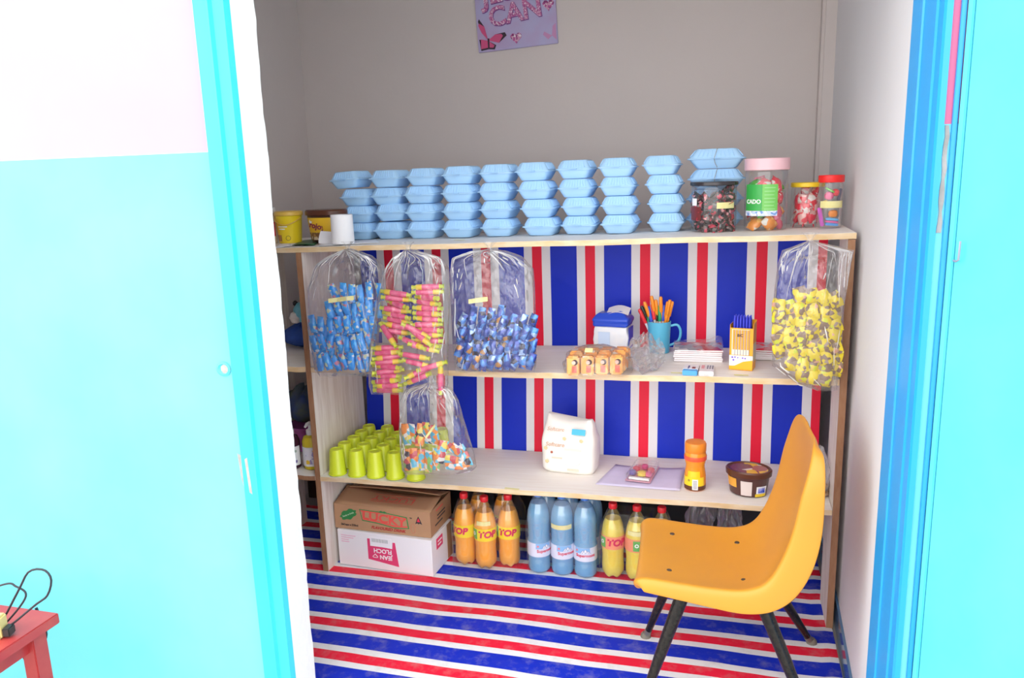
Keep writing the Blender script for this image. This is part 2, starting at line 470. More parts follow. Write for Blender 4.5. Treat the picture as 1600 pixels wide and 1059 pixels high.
# bare plaster round the old latch hole and the strike slots in the frame
q = atY(350, 576, YO)
obj('paint_chip', xf(lathe([(0.002, 0), (0.020, 0), (0.022, 0.003), (0.016, 0.005), (0.012, 0.001), (0.003, 0.0005)], 20), T(q.x, YO - 0.0005, q.z) @ RX(PI / 2) @ SC(1, 0.9, 1)), BLUE_DOOR, wl)
obj('bare_plaster', xf(lathe([(0.002, 0), (0.016, 0.0), (0.013, 0.003), (0.003, 0.0035)], 9), T(q.x + 0.006, YO - 0.0008, q.z) @ RX(PI / 2)), GREY_CEMENT, wl)
q = atY(378, 738, YO)
obj('bare_plaster', poly([(q.x - .007, q.z + .055), (q.x + .004, q.z + .05), (q.x + .01, q.z - .03), (q.x + .006, q.z - .05), (q.x - .002, q.z - .02)], 0.002, YO), GREY_CEMENT, wl)
q = atY(388, 742, -0.824)
obj('strike_slot', poly([(q.x - .006, q.z + .045), (q.x + .002, q.z + .05), (q.x + .007, q.z - .055), (q.x - .001, q.z - .05)], 0.001, -0.824), GREY_CEMENT, fr)

# steel door frame, right side
prof = [(1.893, -0.632), (1.898, -0.70), (1.902, -0.702), (1.908, -0.775), (1.912, -0.780), (1.915, -0.806), (1.919, -0.812), (1.930, -0.812), (1.930, -0.632)]
struct(obj('trim_3', loft([[Vector((x, y, z)) for x, y in prof] for z in (-0.012, 2.34)]), BLUE_STEEL, smooth=25))
struct(obj('trim_4', rbox(1.945, 1.9545, -0.808, -0.799, -0.012, 2.34, 0.001), BLUE_STEEL, smooth=25))
wr = bpy.data.objects['wall_front_right']
pts = [(1.934 + 0.0015 * math.sin(i * 1.7), 1.598 - i * 0.021) for i in range(11)] + [(1.942 + 0.0015 * math.sin(i * 2.3), 1.388 + i * 0.021) for i in range(11)]
obj('bare_plaster', poly(pts, 0.002, YO), GREY_CEMENT, wr)

# open door leaf swung outwards on the right
dl = struct(bpy.data.objects.new('door_1', None)); COL.objects.link(dl)
dl.location = (1.955, -0.812, 0); dl.rotation_euler = (0, 0, math.radians(-57))
# leaf runs along local +X; visible face is local -Y side
obj('leaf', rbox(0.016, 0.95, 0.0, 0.036, 0.01, 2.10, 0.002), BLUE_DOOR, dl)
obj('edge_strip', rbox(0.0, 0.0145, -0.002, 0.036, 0.01, 2.10, 0.002), BLUE_DOOR, dl)
hk = obj('hook', tube([(0.018, -0.003, 1.335), (0.030, -0.010, 1.335), (0.036, -0.010, 1.338), (0.037, -0.010, 1.375)], 0.0022, 6), mat('worn_hook', (0.35, 0.34, 0.42), 0.5, metal=0.4), dl)

# striped sheeting spread on the floor
WHT, RED, BLU = (0.78, 0.77, 0.80), (0.80, 0.015, 0.05), (0.008, 0.028, 0.50)
P_ = 0.177
FLOOR_ST = stripes('floor_stripes', 1, 0.024 - 0.012, P_, [0.25, 0.415, 0.835, 1.0], [RED, WHT, BLU, WHT], 0.42, wobble=0.02, dirt=0.42)


def tarp(u, v):
    x = -0.40 + 2.296 * u; y = -0.676 + 1.24 * v
    z = 0.001 + 0.0022 * (1 + noise.noise(Vector((x * 3.1, y * 5.2, 1)))) + 0.004 * max(0, noise.noise(Vector((x * 1.3, y * 9.0, 4))))
    if -0.02 < y < 0.46: z = 0.0012
    if u > 0.985: z += 0.004
    return x, y, z


tag(obj('floor_tarp', grid(tarp, 90, 60), FLOOR_ST, smooth=60), 'striped blue, red and white plastic sheet spread over the floor', 'floor sheet')

# ------------------------------------------------------------------ the shelf unit
SH = thing('shelf_unit', 'long open wooden shelf unit with pale boards and brown upright edges', 'shelf', (0, 0, 0))
XE = -0.32                         # left end of the unit


def board(name, zf, x0, x1, depth, th, parent, edge=True):
    n = 14; rings = []
    for i in range(n + 1):
        x = x0 + (x1 - x0) * i / n; z = zf(x) + 0.0012 * math.sin(i * 1.9)
        rings.append([Vector((x, 0.0, z - th)), Vector((x, depth, z - th)), Vector((x, depth, z)), Vector((x, 0.0, z))])
    o = obj(name, loft(rings), WOOD_SHELF, parent, smooth=30)
    if edge:
        er = [[Vector((r[0].x, -0.0015, r[0].z)), Vector((r[0].x, 0, r[0].z)), Vector((r[3].x, 0, r[3].z - 0.0005)), Vector((r[3].x, -0.0015, r[3].z - 0.0005))] for r in rings]
        obj('edge_strip', loft(er), edge if edge is not True else WOOD_EDGE, o, smooth=30)
    return o


TH = 0.018
board('top_board', zT, XE - 0.02, 1.9, 0.47, TH, SH)
board('middle_board', zM, XE + 0.018, -0.001, 0.42, TH + 0.002, SH)
board('middle_board', zM, 0.0225, 1.876, 0.435, TH + 0.002, SH)
board('lower_board', zL, XE + 0.018, -0.001, 0.41, TH, SH, edge=BROWN_EDGE)
board('lower_board', zL, 0.0225, 1.876, 0.402, TH, SH)


def upright(x0, x1, depth):
    zt = zT(x0) - TH - 0.0008
    o = obj('upright', box(x0, x1, 0.002, depth, 0.0015, zt), WOOD, SH, smooth=None)
    obj('edge_strip', box(x0, x1, 0.0, 0.0025, 0.0015, zt), BROWN_EDGE, o, smooth=None)


upright(0.0, 0.0215, 0.415); upright(1.8775, 1.8985, 0.19); upright(XE, XE + 0.017, 0.41)

# striped sheeting hung behind the shelf boards
BACK_ST = stripes('backing_stripes', 0, 0.566, 0.2125, [0.18, 0.345, 0.84, 1.0], [RED, WHT, BLU, WHT], 0.40)


def hang(u, v):
    x = 0.03 + (1.872 - 0.03) * u; z = 0.398 + (1.285 - 0.398) * v + 0.013 * x * (1 - v) + 0.017 * x * v
    y = 0.4085 + 0.047 * min(1, v * 1.9) + 0.004 * noise.noise(Vector((x * 4, 0, z * 3)))
    return x, y, z


tag(obj('hanging_tarp', grid(hang, 60, 30), BACK_ST, smooth=60), 'striped blue, white and red plastic sheet hung as backing behind shelves', 'backing sheet')

# ------------------------------------------------------------------ yellow shell chair
CH = thing('shell_chair', 'yellow moulded plastic chair with black tapered legs beside right wall', 'chair', (1.535, -0.385, 0), (0, 0, 0.055))
YEL = mat('yellow_plastic', (0.64, 0.275, 0.022), 0.42, var=0.35, vscale=5, vcol=(0.54, 0.24, 0.035), bump=0.02, bscale=30)
BLACKM = mat('chipped_black_enamel', (0.008, 0.007, 0.007), 0.25, spec=0.35, var=0.5, vscale=90, vcol=(0.03, 0.025, 0.02))
pf = cat([(-0.232, 0.392), (-0.240, 0.420), (-0.215, 0.437), (-0.13, 0.430), (-0.03, 0.422), (0.05, 0.424), (0.105, 0.450), (0.142, 0.515), (0.168, 0.60), (0.184, 0.69), (0.197, 0.746), (0.207, 0.790), (0.215, 0.816), (0.224, 0.823)], 52)
pf = [(p.x, p.y) for p in [Vector((a[0], a[1])) for a in pf]]


def shell():
    n = len(pf); rings = []
    for i, (x, z) in enumerate(pf):
        a, b = pf[max(i - 1, 0)], pf[min(i + 1, n - 1)]
        t = Vector((b[0] - a[0], b[1] - a[1])).normalized(); nx, nz = -t.y, t.x     # normal to the sitting side
        u = i / (n - 1)
        hw = 0.207 - 0.012 * max(0, (u - 0.45) / 0.55) - 0.006
        e0 = max(0, (0.17 - u) / 0.17); e1 = max(0, (u - 0.66) / 0.34)
        hw *= (1 - 0.20 * e0 ** 2.0) * (1 - (0.97 * e1) ** 3.0) ** 0.5
        fl = 0.030 + 0.045 * math.exp(-((u - 0.52) / 0.22) ** 2) - 0.012 * e0 - 0.020 * e1 ** 2
        hollow = 0.012 * math.sin(PI * min(1, max(0, u))) + 0.014 * math.exp(-((u - 0.62) / 0.2) ** 2)
        row = []
        for s, k in ((-1.0, None), (-1.005, 'm'), (-0.985, 0.002), (-0.94, 0.005), (-0.85, 0.0), (-0.6, -0.6), (-0.3, -0.9), (0, -1.0), (0.3, -0.9), (0.6, -0.6), (0.85, 0.0), (0.94, 0.005), (0.985, 0.002), (1.005, 'm'), (1.0, None)):
            if k is None: off, ss = -fl, s * 1.02
            elif k == 'm': off, ss = -0.010, s * 1.005
            elif k < -0.5: off, ss = hollow * k, s
            else: off, ss = k, s
            row.append(Vector((x + nx * off, ss * hw, z + nz * off)))
        rings.append(row)
    m = len(rings[0]); V = [p for r in rings for p in r]
    F = [(j * m + i, (j + 1) * m + i, (j + 1) * m + i + 1, j * m + i + 1) for j in range(n - 1) for i in range(m - 1)]
    return V, F


sh = obj('seat_shell', shell(), YEL, CH, smooth=70)
md = sh.modifiers.new('thickness', 'SOLIDIFY'); md.thickness = 0.004; md.offset = 0
md = sh.modifiers.new('smooth', 'SUBSURF'); md.levels = 1; md.render_levels = 2
SCREW = mat('dull_screw', (0.12, 0.09, 0.06), 0.5, metal=0.6)
for (x, y) in ((-0.145, 0.115), (-0.15, -0.115), (0.048, 0.110), (0.052, -0.115)):
    obj('screw', xf(lathe([(0.001, 0), (0.008, 0), (0.007, 0.002), (0.001, 0.0025)], 12), T(x, y, 0.4285 if x < 0 else 0.4165)), SCREW, CH)
for (a, b) in (((-0.10, 0.13, 0.405), (-0.24, 0.205, 0.0025)), ((-0.10, -0.13, 0.405), (-0.222, -0.185, 0.0025)), ((0.085, 0.13, 0.400), (0.288, 0.285, 0.0025)), ((0.085, -0.13, 0.400), (0.262, -0.175, 0.0025))):
    A, B = Vector(a), RZ(-0.055) @ Vector(b); d = B - A
    lg = obj('leg', tube([A, A + d * 0.12, A + d * 0.5, A + d * 0.94], [0.019, 0.0195, 0.0165, 0.0105], 14), BLACKM, CH, smooth=50)
    obj('ferrule', tube([A + d * 0.925, A + d * 0.965], [0.0115, 0.0120], 12), mat('steel_ferrule', (0.25, 0.23, 0.20), 0.4, metal=0.7), lg)
    obj('foot', xf(lathe([(0.010, 0.018), (0.0165, 0.010), (0.0175, 0.0), (0.004, 0)], 14), T(B.x, B.y, B.z)), mat('worn_rubber', (0.17, 0.15, 0.12), 0.7), lg)
obj('under_frame', merge(xf(rbox(-0.012, 0.012, -0.15, 0.15, 0, 0.016, 0.003), T(-0.10, 0, 0.389)), xf(rbox(-0.012, 0.012, -0.15, 0.15, 0, 0.016, 0.003), T(0.075, 0, 0.385)), xf(rbox(-0.10, 0.08, -0.01, 0.01, 0, 0.01, 0.003), T(0, 0, 0.385))), BLACKM, CH)

# ------------------------------------------------------------------ takeaway boxes on the top board
FOAM = mat('pale_blue_foam', (0.40, 0.65, 0.92), 0.62, bump=0.03, bscale=90)


def clam(w, l):
    """rectangular clamshell: front is local -Y, w across, l deep, height 0.068"""
    def rr(sx, sy, z, r=0.016, rib=0.0):
        P = []
        for cx, cy_, a0 in ((1, 1, 0), (-1, 1, PI / 2), (-1, -1, PI), (1, -1, 3 * PI / 2)):
            for k in range(5):
                a = a0 + PI / 2 * k / 4
                P.append(Vector((cx * (sx / 2 - r) + r * math.cos(a), cy_ * (sy / 2 - r) + r * math.sin(a), z)))
        return P
    base = loft([rr(w * .64, l * .74, 0.0), rr(w * .70, l * .78, 0.003), rr(w * .905, l * .925, 0.0295), rr(w * .91, l * .93, 0.0312), rr(w, l, 0.0315), rr(w, l, 0.0335)])
    lid = loft([rr(w * .995, l * .995, 0.0340), rr(w * .99, l * .99, 0.0362), rr(w * .91, l * .925, 0.0372), rr(w * .70, l * .78, 0.0655), rr(w * .64, l * .74, 0.0675)])
    ribs = []
    for i in range(9):
        x = (-0.26 + 0.52 * i / 8) * w
        for y0, y1, z0, z1 in ((-l * .462, -l * .400, 0.041, 0.063),):
            ribs.append(tube([(x * 1.2, y0, z0), (x, y1, z1)], 0.0016, 5))
    for i in range(9):
        y = (-0.31 + 0.62 * i / 8) * l
        ribs.append(tube([(w * .455, y * 1.1, 0.041), (w * .362, y, 0.063)], 0.0016, 5))
        ribs.append(tube([(-w * .455, y * 1.1, 0.041), (-w * .362, y, 0.063)], 0.0016, 5))
    tab = xf(rbox(-0.014, 0.014, -0.010, 0.004, 0, 0.0022, 0.001), T(0, -l / 2, 0.0338))
    return base, merge(lid, *ribs), tab


b_, l_, t_ = clam(0.129, 0.165)
M_BASE, M_LID, M_TAB = new_mesh('base', b_, 40), new_mesh('lid', l_, 40), new_mesh('tab', t_, 40)
b_, l_, t_ = clam(0.198, 0.14)
N_BASE, N_LID, N_TAB = new_mesh('base', b_, 40), new_mesh('lid', l_, 40), new_mesh('tab', t_, 40)
ORD = ['first', 'second', 'third', 'fourth', 'fifth', 'sixth', 'seventh', 'eighth', 'ninth', 'tenth']
LEV = ['bottom', 'second from the bottom', 'third from the bottom', 'topmost']
# per stack: (left, right) pixel of the rim front for each level, bottom to top
STK = [[(549, 586), (546, 587), (536, 578), (515, 574)], [(586, 634), (586, 636), (574, 634), (574, 633)], [(636, 690), (633, 690), (628, 690), (634, 691)],
       [(691, 748), (694, 746), (691, 746), (693, 745)], [(748, 808), (747, 806), (745, 802), (749, 802)], [(819, 873), (813, 870), (809, 866), (807, 861)],
       [(876, 930), (874, 932), (873, 924), (870, 924)], [(938, 996), (937, 995), (933, 994), (935, 990)], [(1015, 1070), (1014, 1070), (1010, 1068), (1004, 1066)],
       [(1080, 1150), (1079, 1152), (1077, 1160), (1074, 1164)]]
YST = [0.24, 0.235, 0.215, 0.20, 0.205, 0.19, 0.205, 0.195, 0.215, 0.305]
for i, st in enumerate(STK):
    wide = i == 9
    for k, (ul, ur) in enumerate(st):
        yc = YST[i] + (0.07 if wide else 0.083)
        fy = YST[i]
        z0 = None
        xc = atY((ul + ur) / 2 + [0, -5, -7, -6, -3, -4, -1, -1, -3, 0][i], 362 - 28 * k, fy).x
        if i == 0: xc = atY((ul + 54 + ul) / 2 - 6 - [14, 12, 6, 0][k], 362 - 28 * k, fy).x
        o = thing('takeaway_box', 'pale blue foam takeaway box, %s in the %s stack from the left' % (LEV[k], ORD[i]), 'box', group='foam takeaway boxes stacked on the top board')
        base = zT(xc) + 0.0022 + k * (0.0692 if wide else 0.0655)
        o.location = (xc, yc, base)
        rz = random.uniform(-0.03, 0.03) + (0.07 if i == 1 and k in (1, 2) else 0)
        ry = {(0, 3): -0.05, (1, 1): -0.03}.get((i, k), 0)
        o.rotation_euler = (random.uniform(-0.008, 0.008), ry, rz)
        if ry: o.location.z += 0.003
        ms = (N_BASE, N_LID, N_TAB) if wide else (M_BASE, M_LID, M_TAB)
        if not wide: o.scale = (1, 1, 0.945)
        for nm, me in zip(('base', 'lid', 'closing_tab'), ms): obj(nm, me, FOAM, o)
        if wide and k > 1:
            obj('rubber_band', tube([(0.005, -0.045, 0.0683), (0.002, -0.060, 0.0655), (-0.006, -0.0725, 0.034), (-0.003, -0.066, 0.018), (0.004, -0.058, 0.004)], 0.0009, 5), mat('brown_rubber', (0.35, 0.27, 0.16), 0.6), o)

# ------------------------------------------------------------------ tubs, papers and jars on the top board
def sit(zf, u, v):
    q = onb(zf, u, v); return Vector((q.x, q.y, zf(q.x) + 0.0016))


TUBY = mat('yellow_tub', (0.82, 0.62, 0.02), 0.35); TUBLID = mat('mustard_lid', (0.72, 0.46, 0.08), 0.4)
BROWNP = mat('brown_plastic', (0.095, 0.028, 0.012), 0.3); CREAM = mat('cream_plastic', (0.74, 0.68, 0.55), 0.4)

# jar with red label half hidden by the door jamb
x = atY(414, 340, 0.20).x
t = thing('plastic_jar', 'cream plastic jar with red label, half hidden behind door jamb', 'jar', (x, 0.20, zT(x) + .0016))
obj('body', lathe([(.040, 0), (.043, .004), (.043, .105), (.038, .118)], 28), CREAM, t)
obj('label', wrap_patch(.0433, -1.4, 1.5, .030, .085, n=20), RED_INK, t)
obj('lid', lathe([(.041, .1185), (.042, .121), (.042, .139), (.039, .142)], 28), mat('white_lid', (0.75, 0.73, 0.72), .4), t)

x = atY(452, 350, 0.20).x
t = thing('yellow_tub', 'yellow round food tub with mustard lid at left of top board', 'tub', (x, 0.20, zT(x) + .0016))
obj('body', lathe([(.040, 0), (.043, .003), (.051, .105), (.052, .107)], 36), TUBY, t)
obj('lid', lathe([(.0535, .1075), (.055, .109), (.055, .121), (.051, .124), (.048, .1225)], 36), TUBLID, t)
obj('handle', tube([(.052 * math.sin(a) * 1.04, -.052 * math.cos(a) * 1.04, .103 - .030 * math.cos((a - .2) * 0.9) ** 2) for a in [(-1.4 + 2.9 * i / 14) for i in range(15)]], .0022, 6), TUBLID, t)
obj('print_line', wrap_patch(.0480, -.5, .35, .064, .068, n=8), WHITE_INK, t)
obj('print_line', wrap_patch(.0474, -.45, .15, .055, .059, n=8), WHITE_INK, t)
obj('emblem', xf(lathe([(.0080, 0), (.0094, 0), (.0094, .0008), (.0080, .0008)], 20, caps=False), T(.016, -.0420, .022) @ RZ(.38) @ RX(PI / 2)), INK, t)
obj('print', wrap_patch(.0445, -.85, -.25, .010, .034, n=8, r1=.0462), mat('tan_print', (.45, .22, .06), .5), t)

x = atY(507, 348, 0.17).x
t = thing('icecream_tub', 'dark brown oval ice cream tub with yellow label behind paper roll', 'tub', (x, 0.19, zT(x) + .0016), (0, 0, .08))
def oval(p, sx=1.0, sy=.72, seg=40): return lathe(p, seg, sx, sy)
obj('body', oval([(.058, 0), (.062, .003), (.076, .102), (.077, .104)]), mat('dark_chocolate_tub', (.05, .018, .01), .3), t)
obj('lid', oval([(.079, .1045), (.084, .106), (.084, .120), (.079, .125), (.073, .124)]), BROWNP, t)
lb = obj('label', wrap_patch(.0645, -1.35, 1.05, .012, .096, n=24, sy=.72, r1=.0757, t=.0007), mat('golden_label', (.82, .50, .02), .4), t)
obj('label_band', wrap_patch(.0710, .50, 1.05, .066, .096, n=12, sy=.72, r1=.0762, t=.0010), mat('pink_red_label', (.72, .05, .10), .4), t)
obj('label_picture', wrap_patch(.0650, -1.2, .1, .012, .040, n=16, sy=.72, r1=.0685, t=.0010), patches('nut_picture', [(3, (.22, .10, .03)), (2, (.50, .25, .07)), (1, (.75, .6, .4))], 90, .5), t)
text('lettering', 'rojoy', .030, mat('plum_ink', (.22, .02, .05), .5), t, T(0, .020, .060) @ RY(.22) @ T(-.020, .000, 0), wrap=.0745, bold=.03)
obj('emblem', xf(lathe([(.001, 0), (.0085, 0), (.0085, .001), (.001, .001)], 16), T(-.049, -.0395, .083) @ RZ(-.5) @ RX(PI / 2)), WHITE_INK, t)

q = sit(zT, 519, 386)
t = thing('paper_roll', 'white paper roll standing on top board with loose end hanging', 'paper roll', (q.x, .060, q.z + .0036))
obj('roll', lathe([(.006, 0), (.040, 0), (.041, .002), (.040, .104), (.039, .105), (.006, .105)], 40), PAPER, t)
obj('loose_end', wrap_patch(.0418, -.7, .55, .001, .106, n=12, t=.0004, r1=.0415), PAPER, t)
q = onb(zT, 500, 383)
def sheet(pts, name, m, label, catg, z, curl=0.0, bend=None):
    P = [onb(zT, u, v) for u, v in pts]
    def fn(u, v):
        p = P[0] * (1 - u) * (1 - v) + P[1] * u * (1 - v) + P[2] * u * v + P[3] * (1 - u) * v
        return p.x, p.y, zT(p.x) + z + .0022 + curl * (math.sin(PI * u) + .3 * math.sin(5 * u + 2 * v))
    o = obj(name, grid(fn, 12, 6), m, smooth=60)
    sm = o.modifiers.new('thickness', 'SOLIDIFY'); sm.thickness = .0004
    return tag(o, label, catg)


sheet([(430, 388.5), (462, 384), (488, 375.2), (440, 379.5)], 'paper_sheet', PAPER, 'loose white paper sheet under the yellow tub', 'paper', .0006)
sheet([(456, 384.5), (492, 384), (500, 375), (474, 377)], 'green_booklet', mat('dark_green_cover', (.02, .12, .05), .4), 'thin dark green booklet lying on front of top board', 'booklet', .0014, .0022)
sheet([(498, 385.7), (592, 380), (588, 375), (500, 379)], 'paper_sheet', PAPER, 'folded white paper lying under the paper roll', 'paper', .0010)
q = sit(zT, 501, 384)
t = thing('paper_slip', 'folded white paper slip standing left of the paper roll', 'paper', (q.x - .004, .085, q.z + .003), (0, 0, -.1))
obj('slip', grid(lambda u, v: (-.030 + .060 * u, .004 * math.sin(3 * u) + .020 * v * v, .045 * v - .004 * u), 10, 6), PAPER, t)

# candies used inside jars and bags ------------------------------------------------
def pillow(w, l, d, crimp=.16, seg=10):
    """sweet in a flow wrapper, length along Z"""
    rings = []
    for z, sw, sd in ((-.5, .90, .10), (-.5 + crimp * .6, .84, .20), (-.30, .97, .85), (0, 1, 1), (.30, .97, .85), (.5 - crimp * .6, .84, .20), (.5, .90, .10)):
        rings.append([Vector((w / 2 * sw * math.cos(2 * PI * k / seg), d / 2 * sd * math.sin(2 * PI * k / seg), z * l)) for k in range(seg)])
    return loft(rings)


def wrapped(r, l, seg=8):
    """twist-wrapped round sweet"""
    return lathe([(r * .9, -l / 2), (r * .25, -l * .30), (r * .85, -l * .22), (r, 0), (r * .85, l * .22), (r * .25, l * .30), (r * .9, l / 2)], seg)


def scatter_in_jar(meshes, mats, name, label, catg, group, centre, rmax, z0, z1, n, tilt=1.5, sx=1.0, rmin=.72, pitch=None):
    """stack sweets against the wall of a jar in rings"""
    made = 0; h = z0; row = 0
    per = max(3, int(round(2 * PI * rmax * rmin / (pitch or .03))))
    while h < z1 and made < n:
        for k in range(per):
            a = 2 * PI * (k + .5 * (row % 2)) / per + random.uniform(-.1, .1)
            if made >= n: break
            i = random.randrange(len(meshes))
            o = obj(name, meshes[i], None); o.data.materials.clear() if False else None
            if not o.data.materials: o.data.materials.append(mats[i])
            o.location = (centre[0] + rmax * rmin * math.cos(a) * sx, centre[1] + rmax * rmin * math.sin(a), centre[2] + h + random.uniform(-.003, .003))
            o.rotation_euler = (random.uniform(-tilt, tilt), random.uniform(-tilt, tilt), a + PI / 2)
            tag(o, label, catg, group); made += 1
        h += (pitch or .03) * .82; row += 1


def jar(name, label, x, y, zf, r, h, lid_mat, lid_h, lid_r, sx=1.0):
    t = thing(name, label, 'jar', (x, y, zf(x) + .0016))
    body = lathe([(r * .90, .0004), (r * .97, .002), (r, .008), (r, h - .012), (r * .965, h - .004), (r * .93, h - .002)], 36, caps=False)
    bot = lathe([(r * .90, .0004), (r * .3, .003), (r * .05, .003)], 36, caps=False)
    obj('body', merge(body, bot), JARP, t, smooth=50)
    obj('lid', lathe([(lid_r * .97, h - .003), (lid_r, h - .001), (lid_r, h + lid_h - .002), (lid_r * .96, h + lid_h), (lid_r * .9, h + lid_h - .0008)], 36), lid_mat, t)
    return t


# dark-lidded jar of red and black sweets
q = sit(zT, 1114, 362); x, y = q.x, .222
DARKP = patches('red_black_wrapper', [(4, (.02, .012, .012)), (2, (.55, .04, .08)), (1, (.70, .30, .32)), (1.2, (.10, .04, .04))], 95, .18, .9)
t = jar('sweet_jar', 'wide clear jar of red and black sweets with dark lid', x, y, zT, .075, .156, mat('smoky_lid', (.035, .03, .035), .25), .010, .079)
obj('tape_strip', xf(wrap_patch(.0757, .15, 1.05, .078, .098, n=12), RZ(0)), TAPE, t)
obj('price_label', wrap_patch(.0757, -1.15, -.80, .088, .112, n=8), PAPER, t)
obj('side_label', wrap_patch(.0757, -1.25, -.55, .040, .084, n=8), mat('dark_red_label', (.16, .02, .02), .4), t)
ms = [new_mesh('dark_sweet', pillow(.026, .042, .018), 60)]; ms[0].materials.append(DARKP)
scatter_in_jar(ms, [DARKP], 'dark_sweet', 'red and black wrapped sweet inside the dark-lidded jar', 'sweet', 'sweets in the dark-lidded jar', (x, y, t.location.z),   .075, .016, .142, 62, 1.4, rmin=.76, pitch=.030)

# pink-lidded jar with green label
q = sit(zT, 1196, 360); x, y = q.x, .235
t = jar('sweet_jar', 'tall clear jar with pink lid and green label', x, y, zT, .069, .198, mat('pink_lid', (.80, .50, .55), .4), .036, .0725)
GREENL = mat('green_label', (.04, .38, .07), .4); obj('label', wrap_patch(.0697, -1.15, -.22, .065, .150, n=14), GREENL, t)
obj('label_panel', wrap_patch(.0697, -.215, .50, .052, .150, n=12), mat('light_green_label', (.16, .52, .10), .4), t)
obj('label_waves', wrap_patch(.0697, -1.15, .50, .048, .0645, n=16, t=.0011), patches('wave_print', [(2, (.55, .65, .85)), (1, (.15, .30, .65)), (1, (.8, .85, .9))], 120, .4), t)
text('lettering', 'CADO', .019, WHITE_INK, t, RZ(-.66) @ T(0, 0, .094), wrap=.0709, bold=.03)
for k in range(7):
    obj('print_line', wrap_patch(.0704, -.12, .38 - .03 * (k % 3), .138 - k * .0115, .1405 - k * .0115, n=6, t=.0003), mat('pale_green_print', (.32, .62, .28), .5), t)
ms = []
for nm, c in (('red', (.72, .03, .06)), ('green', (.08, .45, .05)), ('orange', (.80, .28, .03)), ('pink', (.75, .12, .22))):
    me = new_mesh('fruit_sweet', pillow(.044, .056, .030), 60); me.materials.append(patches(nm + '_fruit_wrapper', [(5, c), (1, tuple(min(1, a * 1.6 + .1) for a in c)), (1, (.7, .7, .65))], 60, .2, .8)); ms.append(me)
scatter_in_jar(ms, None, 'fruit_sweet', 'bright wrapped fruit sweet inside the pink-lidded jar', 'sweet', 'sweets in the pink-lidded jar', (x, y, t.location.z), .069, .022, .160, 24, .9, rmin=.58, pitch=.050)

# yellow-lidded jar of red lollipops
q = sit(zT, 1263, 356); x, y = q.x - .004, .30
t = jar('sweet_jar', 'short clear jar with yellow lid holding red lollipops', x, y, zT, .052, .136, mat('yellow_lid', (.80, .55, .02), .4), .012, .0545)
me = new_mesh('lollipop', merge(pillow(.034, .046, .020), tube([(0, 0, -.02), (0, 0, -.052)], .002, 6)), 60)
me.materials.append(patches('red_white_wrapper', [(5, (.72, .03, .06)), (2, (.75, .45, .42)), (1, (.8, .78, .75))], 60, .2, .8))
scatter_in_jar([me], None, 'lollipop', 'red wrapped lollipop inside the yellow-lidded jar', 'lollipop', 'lollipops in the yellow-lidded jar', (x, y, t.location.z), .052, .034, .125, 20, .7, rmin=.60, pitch=.034)

# red-lidded jar of little toys
q = sit(zT, 1299, 357); x, y = q.x - .006, .215
t = jar('toy_jar', 'narrow clear jar with red lid and small colourful toys', x, y, zT, .037, .150, mat('red_lid', (.78, .02, .02), .35), .020, .040)
obj('tape_strip', wrap_patch(.0377, -1.0, 1.1, .066, .088, n=14), TAPE, t)
for (nm, vf, c, p, r) in (('toy_block', rbox(-.020, .020, -.012, .012, 0, .008, .002), (.08, .32, .75), (.006, -.008, .006), .1), ('toy_block', rbox(-.020, .020, -.012, .012, 0, .006, .002), (.72, .12, .38), (.006, -.008, .0155), .1), ('toy_block', rbox(-.020, .020, -.012, .012, 0, .007, .002), (.10, .42, .78), (.006, -.008, .023), .1),
                         ('toy_pumpkin', lathe([(.004, -.012), (.012, -.009), (.015, 0), (.012, .009), (.004, .012)], 16), (.80, .25, .02), (.008, -.016, .045), 0), ('toy_stick', rbox(-.006, .006, -.004, .004, 0, .062, .002), (.62, .10, .55), (-.022, -.010, .004), -.2),
                         ('toy_ring', lathe([(.010, -.004), (.016, -.002), (.016, .002), (.010, .004)], 18), (.15, .60, .08), (-.004, -.012, .120), .5), ('toy_ball', lathe([(.003, -.014), (.011, -.010), (.015, 0), (.011, .010), (.003, .014)], 14), (.80, .12, .30), (-.006, -.012, .102), .3), ('toy_star', lathe([(.003, -.010), (.013, -.004), (.013, .004), (.003, .010)], 5), (.85, .62, .05), (-.016, -.008, .078), .2), ('toy_card', rbox(-.004, .004, -.006, .006, 0, .05, .001), (.06, .06, .12), (.022, -.006, .075), .15), ('toy_ball', lathe([(.003, -.012), (.010, -.008), (.013, 0), (.010, .008), (.003, .012)], 14), (.75, .06, .08), (.014, -.006, .112), .3)):
    o = obj(nm, vf, mat(nm + '_colour', c, .35)); o.location = (x + p[0], y + p[1], t.location.z + p[2] + .002); o.rotation_euler = (0, r, 0)
    cname = {(.08, .32, .75): 'blue lower', (.72, .12, .38): 'pink middle', (.10, .42, .78): 'light blue upper', (.80, .12, .30): 'pink', (.75, .06, .08): 'red'}.get(c, {'toy_pumpkin': 'orange', 'toy_stick': 'purple', 'toy_ring': 'green', 'toy_star': 'yellow', 'toy_card': 'black'}.get(nm, ''))
    tag(o, 'small %s %s inside the red-lidded jar' % (cname, nm.replace('_', ' ')), 'toy', 'little toys in the red-lidded jar')

